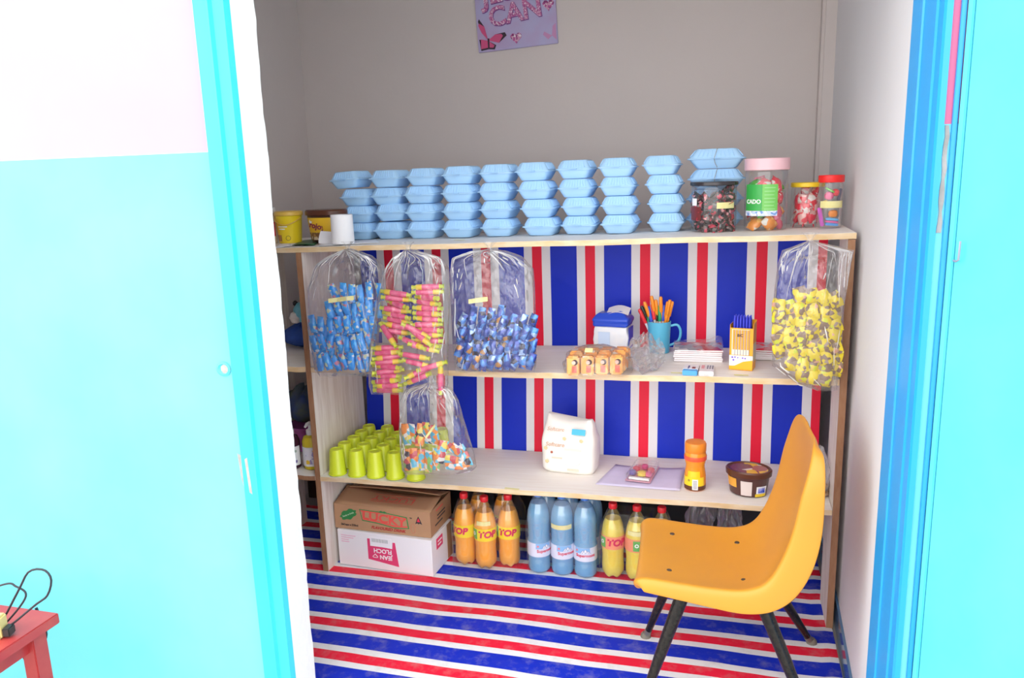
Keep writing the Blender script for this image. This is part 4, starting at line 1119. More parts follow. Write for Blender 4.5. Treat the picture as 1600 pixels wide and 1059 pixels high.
obj('blue_flash', xf(plate(-.026, .026, -.011, .011, 0, .001), T(.048, -.0555, .168) @ RX(-.40)), mat('cyan_print', (.05, .45, .68), .4), t)
obj('nappy_picture', xf(lathe([(.001, 0), (.034, 0), (.036, .001), (.001, .0012)], 20, 1, .55), T(.022, -.0700, .060) @ RX(PI / 2)), mat('pale_grey_print', (.72, .74, .80), .5), t)
for (x_, z_) in ((-.078, .100), (-.074, .048), (-.005, .142), (.060, .138)):
    obj('star_print', xf(lathe([(.001, 0), (.008, 0), (.001, .0010)], 5), T(x_, -.0690 if z_ < .12 else -.066, z_) @ RX(PI / 2)), GOLDI, t)
obj('print_line', plate(-.004, .062, .098, .106, -.0702, .0008), mat('blush_print', (.82, .70, .62), .5), t)
obj('print_line', plate(-.055, -.014, .062, .068, -.0690, .0008), mat('peach_print', (.80, .58, .48), .5), t)
obj('print_line', plate(.005, .050, .018, .026, -.0690, .0008), mat('peach_band', (.82, .60, .48), .5), t)
obj('drop_print', xf(lathe([(.001, 0), (.005, 0), (.005, .0008), (.001, .0008)], 10), T(-.054, -.0690, .086) @ RX(PI / 2)), mat('rust_print', (.40, .10, .06), .5), t)

# lilac paper with a blister pack of little erasers
P4 = [onb(zL, u, v) for u, v in ((930, 757), (1062, 768), (1070, 734), (962, 727))]
def lil(u, v):
    p = P4[0] * (1 - u) * (1 - v) + P4[1] * u * (1 - v) + P4[2] * u * v + P4[3] * (1 - u) * v
    return p.x, p.y, zL(p.x) + .0018 + .005 * max(0, math.sin(PI * u * 1.6 + 2.4)) * v + .002 * u * u
o = obj('paper_sheet', grid(lil, 16, 10), LILAC_PAPER, smooth=60); o.modifiers.new('thickness', 'SOLIDIFY').thickness = .0004
tag(o, 'lilac paper sheet lying on lower board under the blister pack', 'paper')
c = onb(zL, 1004, 743)
t = thing('blister_pack', 'clear blister pack of small pink and yellow erasers on lilac paper', 'blister pack', (c.x, c.y, zL(c.x) + .0085), (0, 0, -.12))
obj('backing_card', rbox(-.046, .046, -.085, .085, 0, .0012, .0005), mat('pink_card', (.66, .36, .44), .5), t)
obj('clear_cover', xf(rbox(-.044, .044, -.082, .082, 0, .026, .006), T(0, 0, .0016)), JARP, t)
for (x_, y_, cc, s_, nm) in ((-.026, .010, (.70, .05, .10), .013, 'red'), (.004, -.030, (.82, .66, .10), .017, 'yellow'), (.030, .012, (.75, .14, .18), .013, 'coral'), (-.030, -.028, (.16, .12, .40), .012, 'indigo'), (.0, .040, (.70, .10, .30), .012, 'pink'), (.030, -.030, (.72, .16, .30), .012, 'rose')):
    obj('eraser', xf(lathe([(s_ * .5, 0), (s_, .003), (s_, .014), (s_ * .6, .018)], 12), T(x_, y_, .0034)), mat(nm + '_eraser', cc, .5), t)
obj('white_strip', box(-.034, .040, -.074, -.062, .0030, .010), WHITE_INK, t)

# drinking powder jar
q = sit(zL, 1085, 769)
t = thing('powder_jar', 'orange and yellow waisted drink powder jar on lower board', 'jar', (q.x, q.y + .036, q.z))
obj('body', lathe([(.030, 0), (.0365, .004), (.0375, .016), (.0370, .052), (.0325, .082), (.0325, .090), (.0375, .112), (.0380, .126), (.0345, .138)], 32), mat('amber_jar', (.80, .26, .02), .2, var=.3, vscale=30, vcol=(.82, .38, .03)), t)
obj('powder', lathe([(.0305, .0006), (.0372, .0045), (.0382, .016), (.0380, .020)], 32, caps=False), mat('cocoa', (.10, .03, .01), .35), t)
obj('label', wrap_patch(.0385, -1.2, .9, .021, .052, n=18, r1=.0380), mat('yellow_label', (.84, .60, .01), .35), t)
obj('label', wrap_patch(.0380, -.7, .5, .0525, .074, n=14, r1=.0350), mat('yellow_label_top', (.84, .55, .01), .35), t)
obj('neck_band', lathe([(.0386, .110), (.0390, .112), (.0390, .124), (.0384, .126)], 32, caps=False), mat('coral_band', (.78, .10, .04), .25), t)
obj('lid', lathe([(.0355, .1385), (.0365, .140), (.0370, .166), (.0345, .172), (.0300, .173)], 32), mat('orange_lid', (.82, .25, .02), .4), t)
bc = obj('barcode_label', wrap_patch(.0392, -.20, .30, .008, .046, n=8), PAPER, t)
for k in range(7): obj('bar_print', wrap_patch(.0397, -.12, .22, .012 + k * .0045, .0138 + k * .0045, n=5, t=.0003), INK, bc)
obj('symbol_print', xf(lathe([(.0022, 0), (.0040, 0), (.0040, .0006), (.0022, .0006)], 14, caps=False), RZ(-.52) @ T(0, -.0391, .041) @ RX(PI / 2)), INK, t)

# oval ice cream tub
q = sit(zL, 1168, 781)
t = thing('icecream_tub', 'oval clear tub with brown rim lid on the lower board', 'tub', (q.x + .003, q.y + .068, q.z), (0, 0, -.18))
def ov(p): return lathe(p, 40, 1.0, .80)
obj('body', ov([(.058, 0), (.062, .004), (.070, .066), (.071, .068)]), mat('dark_ice_cream', (.085, .03, .025), .25), t)
obj('lid_rim', ov([(.070, .0685), (.077, .070), (.078, .086), (.074, .090), (.068, .0895), (.066, .0860), (.060, .0850)]), BROWNP, t)
obj('lid_panel', ov([(.064, .0866), (.030, .0872), (.002, .0874)]), patches('lid_print', [(3, (.72, .42, .04)), (2, (.20, .05, .05)), (1, (.70, .60, .55)), (1.5, (.35, .12, .10))], 28, .25), t)
obj('label', wrap_patch(.0640, -.25, .30, .006, .058, n=10, sy=.80, r1=.0705, t=.0010), mat('white_brown_label', (.68, .58, .55), .4), t)
obj('label', wrap_patch(.0640, .55, 1.15, .014, .040, n=10, sy=.80, r1=.0680, t=.0010), PAPER, t)
obj('label', wrap_patch(.0628, .50, 1.20, .003, .013, n=10, sy=.80, r1=.0640, t=.0010), mat('yellow_strip', (.82, .58, .03), .4), t)
obj('label', wrap_patch(.0660, -1.2, -.5, .030, .062, n=10, sy=.80, r1=.0702, t=.0010), mat('amber_print', (.75, .35, .04), .4), t)
for k in range(6): obj('bar_print', wrap_patch(.0672, .64 + k * .07, .67 + k * .07, .018, .036, n=3, sy=.80, t=.0012), BLUEP, t)

# bag of nuts by the right upright
x_ = atY(1283, 745, .10).x
t = thing('snack_bag', 'grey clear bag of nuts leaning against the right upright', 'bag', (x_ - .008, .115, zL(x_) + .0016))
def nutbag(u, v):
    a = 2 * PI * u; k = math.sin(PI * (v * .86 + .07)) ** .6 * (1 - .45 * v); n = noise.noise(Vector((math.cos(a) * 2.5, math.sin(a) * 2.5, v * 5))) * .010
    return (.046 * k + n) * math.cos(a), (.050 * k + n) * math.sin(a), .001 + .175 * v
obj('film', grid(nutbag, 40, 22), film('milky_bag_film', haze=.22, gloss=.10, edge=.4, rough=.1, bump=.4, bscale=40), t, smooth=60)
nut = new_mesh('nut', lathe([(.002, -.010), (.007, -.006), (.0085, 0), (.007, .006), (.002, .010)], 8), 60)
nut.materials.append(mat('nut_skin', (.24, .14, .08), .5, var=.8, vscale=60, vcol=(.55, .42, .30)))
for k in range(34):
    a = random.uniform(0, 6.28); r = random.uniform(.3, 1) ** .5 * .032; lay = k // 12
    o = obj('nut', nut, None); o.location = (t.location.x + r * math.cos(a), .115 + r * math.sin(a), t.location.z + .014 + lay * .017); o.rotation_euler = (random.uniform(0, 3), random.uniform(0, 3), 0)
    tag(o, 'brown nut inside the grey bag by right upright', 'nut', 'nuts in the grey bag')

# ------------------------------------------------------------------ cartons on the floor under the lower board
CARD = mat('brown_card', (.42, .235, .125), .7, var=.3, vscale=12, vcol=(.46, .27, .15))
WCARD = mat('white_card_carton', (.80, .79, .81), .6)
PINKL = mat('raspberry_print', (.70, .05, .16), .5)
def open_carton(w, d, h, th=.003):
    return merge(box(0, w, 0, d, 0, th), box(0, w, 0, th, th, h), box(0, w, d - th, d, th, h), box(0, th, th, d - th, th, h), box(w - th, w, th, d - th, th, h))


t = thing('white_carton', 'white carton with pink print on floor, under the brown carton', 'carton', (.040, .064, .0045), (0, 0, -.055))
W1, D1, H1 = .413, .205, .152
obj('carton', rbox(0, W1, 0, D1, 0, H1, .0015, 1), WCARD, t)
obj('pink_panel', poly([(.134, .128), (.134, .040), (.268, .022), (.256, .123), (.246, .123), (.243, .095), (.150, .100), (.146, .128)], .0008), PINKL, t)
text('lettering', 'JEAN', .025, WHITE_INK, t, T(.213, -.0010, .055) @ RY(PI), bold=.025)
text('lettering', 'FLOCH', .025, WHITE_INK, t, T(.200, -.0010, .081) @ RY(PI), bold=.025)
obj('heart_print', tube([(.166 + .011 * math.sin(a) ** 3, -.0012, .0555 - .0075 * (math.cos(a) - .35 * math.cos(2 * a))) for a in [2 * PI * k / 20 for k in range(21)]], .0012, 5), WHITE_INK, t)
obj('shipping_label', plate(.146, .240, .098, .136, 0, .0011), PAPER, t)
for k in range(16): obj('bar_print', plate(.154 + k * .0046, .156 + k * .0046 + (.0006 if k % 3 else 0), .116, .131, -.0011, .0003), mat('faded_ink', (.35, .38, .37), .6), t)
for k in range(4): obj('print_line', plate(.016, .082 - .010 * k - (.012 if k == 2 else 0), .128 - k * .009, .1305 - k * .009, 0, .0006), mat('pink_ink', (.78, .36, .52), .6), t)
sp2 = obj('side_panel_print', xf(plate(.045, .105, .092, .136, 0, .0008), T(W1, 0, 0) @ RZ(PI / 2)), PINKL, t)
obj('side_line', xf(plate(.058, .098, .118, .124, -.0008, .0004), T(W1, 0, 0) @ RZ(PI / 2)), WHITE_INK, sp2)
obj('side_line', xf(plate(.058, .090, .104, .110, -.0008, .0004), T(W1, 0, 0) @ RZ(PI / 2)), WHITE_INK, sp2)
obj('top_tape', xf(plate(.150, .195, .004, .150, 0, .0006), T(W1, 0, 0) @ RZ(PI / 2)), CARD, t)

t = thing('brown_carton', 'brown LUCKY drink carton with raised flap, on the white carton', 'carton', (.030, .072, .1585), (0, 0, -.03))
W2, D2, H2 = .416, .215, .104
obj('carton', open_carton(W2, D2, H2), CARD, t, smooth=None)
fl = obj('front_flap', xf(grid(lambda u, v: (W2 * u, .118 * v, .020 * v + .012 * v * math.sin(PI * u) * (-1) + .012 * v * (1 - u)), 14, 6), T(0, .0015, H2 + .0002)), CARD, t, smooth=60); fl.modifiers.new('thickness', 'SOLIDIFY').thickness = .003
bf = obj('back_flap', xf(grid(lambda u, v: (W2 * u, -.105 * v, .026 * v + .006 * math.sin(PI * u) * v), 14, 6), T(0, D2 - .0015, H2 + .0002)), CARD, t, smooth=60); bf.modifiers.new('thickness', 'SOLIDIFY').thickness = .003
GRN = mat('green_ink', (.03, .22, .06), .5); REDC = mat('lucky_red', (.72, .09, .07), .5)
lg = obj('logo_frame', poly([(.112, .090), (.225, .086), (.245, .084), (.318, .076), (.325, .028), (.262, .024), (.190, .036), (.122, .042)], .0006), GRN, t)
obj('logo_field', poly([(.116, .087), (.225, .083), (.245, .081), (.314, .073), (.320, .031), (.262, .028), (.190, .040), (.125, .046)], .0009), CARD, lg)
obj('logo_bar', poly([(.117, .086), (.205, .083), (.205, .079), (.118, .081)], .0012), REDC, lg); obj('logo_bar', poly([(.232, .079), (.313, .072), (.313, .068), (.232, .075)], .0012), REDC, lg)
obj('logo_bar', poly([(.125, .047), (.190, .042), (.262, .030), (.319, .033), (.319, .038), (.262, .036), (.190, .047), (.126, .051)], .0012), REDC, lg)
text('lettering', 'LUCKY', .046, REDC, lg, T(.218, -.0014, .0585) @ RY(.085), bold=.03, squash=1.30)
obj('leaf_print', merge(poly([(.196, .086), (.206, .092), (.216, .088), (.206, .083)], .0013), poly([(.210, .087), (.222, .091), (.232, .086), (.222, .082)], .0013)), GRN, lg)
text('lettering', 'FLAVOURED DRINK', .0165, mat('dark_red_ink', (.42, .03, .03), .5), t, T(.234, -.0006, .0165) @ RY(.02), bold=.03, slant=.25)
text('lettering', '36Cups x 218ml', .0115, INK, t, T(.064, -.0006, .018), bold=.015)
pts = [(.062 + (.038 + .004 * math.sin(9 * a)) * math.cos(a), .062 + (.020 + .003 * math.sin(7 * a)) * math.sin(a)) for a in [2 * PI * k / 36 for k in range(36)]]
obj('green_splash', xf(poly(pts, .0006), T(.062, 0, .062) @ RY(-.42) @ T(-.062, 0, -.062)), GRN, t)
text('lettering', 'Ready to Drink', .0088, mat('pale_green_ink', (.45, .60, .42), .5), t, T(.062, -.0010, .062) @ RY(-.42), bold=.01)
text('lettering', 'TM', .007, INK, t, T(.334, -.0006, .074), bold=.02)
em = obj('emblem_print', poly([(.352, .052), (.360, .073), (.366, .085), (.372, .073), (.381, .052), (.371, .056), (.366, .052), (.361, .056)], .0006), INK, t)
obj('emblem_centre', poly([(.359, .062), (.366, .078), (.373, .062)], .0010), RED_INK, em)
obj('bottle_print', tube([(.342 + .009 * math.cos(a), -.0006, .031 + .020 * math.sin(a)) for a in [2 * PI * k / 16 for k in range(17)]], .0008, 4), mat('faint_red_ink', (.60, .20, .13), .6), t)
mm = T(.235, .062, H2 + .0128) @ RX(.14) @ RX(-PI / 2) @ RY(PI)
text('flap_lettering', 'LUCKY', .044, mat('faded_red_ink', (.60, .10, .07), .6), t, mm, bold=.0, squash=1.35)
for (x0, x1, y0, y1) in ((-.092, .092, .024, .026), (-.092, .092, -.026, -.024)):
    obj('flap_line', xf(box(x0, x1, -.0006, .0002, y0, y1), mm), mat('faded_red_line', (.60, .10, .07), .6), t)
for k, (y0, y1, z_, c) in enumerate(((.060, .130, .084, REDC), (.070, .150, .060, INK), (.070, .150, .046, INK), (.045, .120, .028, INK))):
    obj('side_print', xf(plate(y0, y1, z_, z_ + .006, 0, .0006), T(W2, 0, 0) @ RZ(PI / 2)), c, t)

# ------------------------------------------------------------------ bottles
ORJ = mat('orange_drink', (.95, .42, .02), .3, var=.25, vscale=12, vcol=(.95, .52, .04))
GRJ = mat('yellow_green_drink', (.82, .66, .06), .3, var=.25, vscale=12, vcol=(.86, .74, .12))
def petal(prof, seg=40, lobes=5):
    V, F = lathe(prof, seg); n = len(prof)
    for j in range(n):
        z = prof[j][1]
        if z < .03:
            k = (1 - z / .03)
            for i in range(seg):
                a = 2 * PI * i / seg; V[j * seg + i].z += .010 * k * (1 - math.cos(lobes * a)) * .5 + (.0 if j else .0)
    return V, F


SPROF = [(.012, .003), (.026, .001), (.034, .010), (.0395, .026), (.0405, .050), (.0385, .085), (.0405, .115), (.0415, .125), (.0415, .178), (.0405, .186), (.036, .215), (.026, .248), (.016, .268), (.0128, .274), (.0128, .284)]
def soda(label, x, y, rot, liquid, lab_m, fill_z=.236):
    t = thing('soda_bottle', label, 'bottle', (x, y, .0042), (0, 0, rot), 'soda bottles under the lower board'); t.scale = (1.07, 1.07, 1.0)
    obj('bottle', petal(SPROF), PET, t, smooth=60)
    inner = [(max(r - .0012, .001), z + (.0015 if z < .02 else 0)) for r, z in SPROF if z < fill_z] + [(.027, fill_z + .002)]
    obj('drink', petal(inner), liquid, t, smooth=60)
    obj('label', lathe([(.0420, .126), (.0424, .1265), (.0424, .1765), (.0420, .177)], 36, caps=False), lab_m, t)
    obj('cap', lathe([(.0142, .277), (.0152, .279), (.0152, .295), (.0138, .298)], 20), mat('red_cap', (.76, .02, .03), .35), t)
    text('lettering', 'TOP', .036, mat('top_red', (.66, .02, .10), .4), t, T(0, 0, .153), wrap=.0432, bold=.045, slant=.15)
    obj('emblem_panel', wrap_patch(.0428, -1.55, -.95, .132, .172, n=8), mat('leaf_green', (.12, .42, .08), .4), t)
    obj('emblem', xf(lathe([(.004, 0), (.0075, 0), (.0075, .0006), (.004, .0006)], 12, caps=False), RZ(-1.25) @ T(0, -.0434, .154) @ RX(PI / 2)), WHITE_INK, t)
    return t


YLAB = mat('yellow_wrap_label', (.84, .66, .02), .35); OLAB = mat('salmon_wrap_label', (.82, .30, .16), .35)
o1, o2 = atZ(724, 887, 0), atZ(757, 890, 0)
soda('orange soda bottle standing nearest the white carton', o1.x, .185, -.30, ORJ, YLAB)
t2 = soda('orange soda bottle with tape strip, foremost of the orange pack', o2.x + .002, .170, .45, ORJ, YLAB)
obj('tape_strip', wrap_patch(.0425, -.95, .35, .192, .208, n=10, r1=.0400), TAPE, t2)
soda('orange soda bottle at right of the orange pack', atZ(796, 884, 0).x, .205, .10, ORJ, YLAB)
soda('orange soda bottle behind, at left rear of the orange pack', o1.x + .030, .285, .2, ORJ, YLAB)
soda('orange soda bottle behind, in middle of the orange pack', atZ(778, 880, 0).x + .006, .300, -.3, ORJ, YLAB)
g1 = atZ(957, 903, 0)
soda('yellow-green soda bottle standing next to the water', g1.x, .205, .42, GRJ, OLAB)
t2 = soda('yellow-green soda bottle with tape strip, middle of its pack', g1.x + .0915, .200, 1.35, GRJ, OLAB)
obj('tape_strip', xf(wrap_patch(.0425, -.75, .55, .192, .208, n=10, r1=.0400), RZ(-1.35)), TAPE, t2)
soda('yellow-green soda bottle half hidden behind the chair seat', g1.x + .183, .205, .6, GRJ, OLAB)

WPROF = [(.020, .0015), (.036, .0), (.041, .006), (.0425, .018), (.0405, .030), (.0425, .040), (.0405, .050), (.0425, .060), (.0430, .066), (.0430, .122), (.0425, .128), (.0400, .140), (.0425, .150), (.0400, .162), (.0425, .172), (.0405, .184), (.0425, .196), (.0425, .214), (.040, .240), (.030, .272), (.017, .291), (.0135, .296), (.0135, .303)]
WBOT = film('blue_bottle_plastic', tint=(.88, .95, 1.0), haze=.05, gloss=.10, edge=.45, rough=.05, hcol=(.70, .88, 1.0))
WATER = film('water', tint=(.84, .94, 1.0), haze=.70, gloss=.05, edge=.15, rough=.05, hcol=(.42, .78, 1.0), back=.15)
MTN = mat('mountain_blue', (.10, .22, .55), .4); WLAB = mat('pale_water_label', (.70, .74, .86), .4); WLAB2 = mat('sky_water_label', (.25, .50, .80), .4)
def waterb(label, x, y, rot, front=True):
    t = thing('water_bottle', label, 'bottle', (x, y, .0042), (0, 0, rot), 'blue water bottles under the lower board'); t.scale = (1.05, 1.05, 1.03)
    obj('bottle', lathe(WPROF, 32), WBOT, t, smooth=60)
    obj('water', lathe([(r - .0016, z + .001) for r, z in WPROF if z < .27] + [(.028, .272)], 28), WATER, t, smooth=60)
    obj('label', lathe([(.0434, .067), (.0438, .0675), (.0438, .1215), (.0434, .122)], 36, caps=False), WLAB, t)
    obj('cap', lathe([(.0150, .296), (.0158, .298), (.0158, .312), (.0145, .315)], 20), mat('blue_cap', (.08, .25, .75), .35), t)
    if front:
        obj('label_sky', wrap_patch(.0441, -.30, 1.0, .100, .1215, n=14), WLAB2, t)
        for (a, w, h) in ((.42, .010, .013), (.62, .013, .017), (.82, .010, .011)):
            p = [(-w, 0), (-w * .3, h * .7), (0, h), (w * .4, h * .6), (w, 0)]
            V, F = poly(p, .0005); o_ = obj('mountain_print', xf((V, F), RZ(a) @ T(0, -.0446, .101)), WHITE_INK, t)
            obj('mountain_line', xf(tube([(x2, -.0008, z2) for x2, z2 in p], .0007, 4), RZ(a) @ T(0, -.0446, .101)), MTN, o_)
        text('lettering', 'Supermont', .0165, mat('water_red_ink', (.66, .04, .10), .4), t, RZ(.62) @ T(0, 0, .091), wrap=.0443, bold=.02)
        obj('seal_print', xf(lathe([(.001, 0), (.0045, 0), (.0045, .0006), (.001, .0006)], 12), RZ(-.12) @ T(0, -.0444, .111) @ RX(PI / 2)), mat('seal_red', (.75, .25, .30), .5), t)
    return t


wx = [atZ(839, 898, 0).x, atZ(877, 899, 0).x, atZ(915, 897, 0).x]
for k, r in enumerate((.25, .02, -.45)):
    b = waterb('%s blue water bottle of the front three' % ['leftmost', 'middle taped', 'rightmost'][k], wx[k], .198, r)
    if k == 1: obj('tape_strip', xf(wrap_patch(.0433, -.95, 1.1, .186, .203, n=12), RZ(-.02)), TAPE, b)
    waterb('blue water bottle directly behind the %s front one' % ['leftmost', 'middle', 'rightmost'][k], wx[k] + .008, .292, r, False)


def shrink(label, xs, y0, y1, h, group=None):
    """film stretched round a pack of bottles"""
    x0, x1 = min(xs) - .049, max(xs) + .049; cx, cyy = (x0 + x1) / 2, (y0 + y1) / 2
    t = thing('shrink_wrap', label, 'plastic wrap', (cx, cyy, .0042))
    hw, hd = (x1 - x0) / 2, (y1 - y0) / 2; rings = []
    for v in [i / 18 for i in range(19)]:
        row = []
        k = 1 - .22 * max(0, (v - .62) / .38) ** 1.6
        for s in range(80):
            a = 2 * PI * s / 80; ca, sa = math.cos(a), math.sin(a)
            n = noise.noise(Vector((ca * 5 + h * 9, sa * 5, v * 5))) * .006 * (.3 + v)
            row.append(Vector(((hw * k + n) * abs(ca) ** .35 * (1 if ca > 0 else -1), (hd * k + n) * abs(sa) ** .35 * (1 if sa > 0 else -1), .002 + h * v)))
        rings.append(row)
    obj('film', loft(rings, caps=False), WRAP, t, smooth=60)


shrink('clear film around the pack of orange sodas', [o1.x, atZ(796, 884, 0).x], .120, .345, .272)
shrink('clear film around the pack of blue water bottles', wx, .148, .345, .300)
shrink('clear film around the pack of yellow-green sodas', [g1.x, g1.x + .183], .145, .255, .272)
# crumpled clear bags behind the chair seat
for k, (u, w) in enumerate(((1095, .055), (1140, .050))):
    p = atZ(u, 830, 0); p = Vector((atY(u, 808, .28).x, .28, .003))
    t = thing('empty_bag', 'crumpled clear plastic bag %s on floor behind chair' % ['nearer the sodas', 'nearer the right upright'][k], 'bag', p)
    obj('film', grid(lambda uu, v: ((w * math.sin(PI * (v * .8 + .1)) + .02 * noise.noise(Vector((math.cos(2 * PI * uu) * 3 + k, math.sin(2 * PI * uu) * 3, v * 6)))) * math.cos(2 * PI * uu), (w * .8 * math.sin(PI * (v * .8 + .1)) + .02 * noise.noise(Vector((math.cos(2 * PI * uu) * 3, math.sin(2 * PI * uu) * 3 + k, v * 6)))) * math.sin(2 * PI * uu), .355 * v + .001), 48, 26), BAG, t, smooth=60)

# ------------------------------------------------------------------ narrow bay at the left end
def pump(label, x, y, liq, lab, col):
    t = thing('pump_bottle', label, 'bottle', (x, y, zL(x) + .0016)); t.scale = (1.15, 1.15, 1.15)
    obj('bottle', lathe([(.026, 0), (.029, .003), (.030, .012), (.030, .100), (.024, .114), (.012, .120)], 28), liq, t)
    obj('label', wrap_patch(.0306, -1.6, 1.6, .014, .082, n=24), lab, t)
    obj('pump', merge(lathe([(.013, .1205), (.014, .122), (.014, .138), (.006, .141), (.005, .158)], 16), tube([(0, 0, .160), (0, -.016, .162), (0, -.030, .156)], [.008, .006, .004], 8)), mat('white_pump', (.80, .79, .80), .35), t)
    obj('label_flower', wrap_patch(.0310, -.2, 1.1, .022, .070, n=12, t=.0008), col, t)


pump('pump bottle of yellow soap next to the left upright', -.056, .085, mat('yellow_soap', (.62, .50, .02), .15), mat('white_flower_label', (.76, .76, .80), .4), patches('yellow_flower_print', [(3, (.74, .74, .80)), (2, (.75, .52, .04)), (1, (.35, .30, .55))], 60, .4))
pump('pump bottle of dark soap with white label, left of yellow one', -.140, .075, mat('dark_plum_soap', (.05, .012, .03), .15), mat('white_flower_label_b', (.74, .76, .76), .4), patches('violet_flower_print', [(3, (.72, .74, .76)), (2, (.14, .10, .32)), (1, (.30, .38, .32))], 60, .4))
t = thing('plastic_bowl', 'purple plastic bowl behind the pump bottles', 'bowl', (-.190, .30, zL(-.1) + .0016))
obj('bowl', lathe([(.002, 0), (.060, 0), (.064, .004), (.080, .100), (.084, .102), (.084, .110), (.078, .108), (.060, .008), (.002, .007)], 36), mat('purple_plastic', (.36, .07, .30), .4), t)
def bundle(label, x, y, z, s, m, seed):
    def fn(u, v):
        a = 2 * PI * u; k = math.sin(PI * v); n = 1 + .22 * noise.noise(Vector((math.cos(a) * 2 + seed, math.sin(a) * 2, v * 3)))
        return s[0] * k * math.cos(a) * n, s[1] * k * math.sin(a) * n, s[2] * (.5 - .5 * math.cos(PI * v)) * n + .001
    o = obj('cloth_bundle', grid(fn, 36, 18), m, smooth=60); o.location = (x, y, z); tag(o, label, 'cloth')


bundle('dark blue cloth bundle above the purple bowl in left bay', -.195, .305, zL(-.1) + .114, (.090, .075, .150), mat('navy_cloth', (.02, .05, .20), .8, var=.8, vscale=14, vcol=(.10, .12, .05)), 2)
bundle('blue folded cloth at back of the upper left bay', -.190, .335, zM(-.1) + .0016, (.095, .070, .095), mat('blue_cloth', (.02, .08, .40), .8, var=.5, vscale=20), 6)
t = thing('soft_toy', 'small pale blue soft toy with white face in left bay', 'toy', (-.175, .318, zM(-.1) + .108), (0, 0, -.2))
obj('head', lathe([(.003, 0), (.030, .008), (.044, .035), (.042, .062), (.026, .084), (.003, .092)], 24), mat('aqua_plush', (.18, .50, .62), .9, bump=.3, bscale=120), t)
obj('face', xf(lathe([(.003, -.026), (.018, -.020), (.028, 0), (.018, .020), (.003, .026)], 20), T(-.020, -.030, .026)), mat('white_plush', (.72, .68, .66), .9), t)
obj('ear', xf(lathe([(.002, 0), (.010, .006), (.011, .016), (.003, .024)], 12), T(-.032, -.012, .070)), mat('black_plush', (.03, .03, .035), .9), t)
obj('ear', xf(lathe([(.002, 0), (.010, .006), (.010, .026), (.003, .034)], 12), T(.006, -.008, .082)), mat('lime_plush', (.35, .55, .04), .9), t)

# ------------------------------------------------------------------ picture on the back wall
pa, pb, pc_, pd = [atY(u, v, YB - .012) for u, v in ((748, 82), (872, 68), (744, 0), (870, 0))]
pw = (pb - pa).length; ang = math.atan2(pb.z - pa.z, pb.x - pa.x)
t = thing('wall_picture', 'small lilac picture with glittery pink lettering on back wall', 'picture', ((pa.x + pb.x) / 2, YB - .001, (pa.z + pb.z) / 2), (0, -ang - .01, 0))
ph = .46
obj('canvas', rbox(-pw / 2, pw / 2, -.012, 0, 0, ph, .002), mat('lilac_canvas', (.46, .34, .56), .6, var=.8, vscale=7, vcol=(.42, .46, .70)), t)
GL = patches('glitter_pink', [(3, (.50, .12, .32)), (2, (.62, .30, .48)), (1, (.78, .62, .74)), (1, (.34, .08, .26))], 220, .35)
SHD = mat('violet_shadow_ink', (.20, .06, .26), .5)
k_ = pw / .37
def ptxt(s, size, x, z, rot):
    a = text('lettering_shadow', s, size, SHD, t, T(x + .002, -.0128, z - .003) @ RY(rot), bold=.035)
    b = text('lettering', s, size, GL, t, T(x, -.0140, z) @ RY(rot), bold=.025)
ptxt('CAN', .115 * k_, -.002 * k_, .150 * k_, -.09); ptxt('JESUS', .125 * k_, -.004 * k_, .252 * k_, -.10)
def wing(pts, x, z, m, nm, y=-.0126): return obj(nm, xf(poly(pts, .0008, y), T(x, 0, z)), m, t)
PKW = mat('butterfly_pink', (.62, .08, .22), .5); BLK = mat('butterfly_black', (.03, .015, .03), .5); LPK = mat('butterfly_pale', (.55, .26, .48), .5)
s_ = k_
for sc_, m_, y_ in ((1.0, BLK, -.0126), (.80, PKW, -.0134)):
    wing([(.0, .0), (-.028 * s_, .035 * s_), (-.042 * s_, .085 * s_ * sc_), (-.036 * s_, .095 * s_ * sc_), (-.014 * s_, .060 * s_)], -.135 * s_, .048 * s_, m_, 'butterfly_wing', y_)
    wing([(.0, .0), (.035 * s_, .022 * s_), (.080 * s_ * sc_, .026 * s_ * sc_), (.088 * s_ * sc_, .012 * s_), (.050 * s_, -.016 * s_)], -.135 * s_, .048 * s_, m_, 'butterfly_wing', y_)
    wing([(.0, .0), (.036 * s_ * sc_, -.022 * s_), (.028 * s_ * sc_, -.040 * s_ * sc_), (.0, -.036 * s_ * sc_), (-.036 * s_, -.040 * s_ * sc_), (-.042 * s_ * sc_, .010 * s_)], -.135 * s_, .046 * s_, m_, 'butterfly_wing', y_)
wing([(-.003, -.03 * s_), (.004, -.03 * s_), (.006, .012 * s_), (-.002, .012 * s_)], -.135 * s_, .044 * s_, BLK, 'butterfly_body', -.0140)
wing([(0, 0), (-.034 * s_, .020 * s_), (-.040 * s_, .008 * s_), (-.018 * s_, -.014 * s_)], .160 * s_, .035 * s_, LPK, 'butterfly_wing'); wing([(0, 0), (.006 * s_, .040 * s_), (.020 * s_, .050 * s_), (.020 * s_, -.02 * s_)], .160 * s_, .035 * s_, LPK, 'butterfly_wing')
def heart(x, z, r):
    obj('heart_gem', xf(poly([(r * .062 * 16 * math.sin(a) ** 3, r * .062 * (13 * math.cos(a) - 5 * math.cos(2 * a) - 2 * math.cos(3 * a) - math.cos(4 * a))) for a in [-2 * PI * k / 24 for k in range(24)]], .0030, -.012), T(x, 0, z)), patches('gem_pink', [(2, (.45, .08, .28)), (2, (.62, .30, .46)), (1, (.78, .66, .74)), (1, (.25, .05, .18))], 130, .2), t)
heart(-.004 * s_, .045 * s_, .026 * s_); heart(.152 * s_, .165 * s_, .026 * s_)

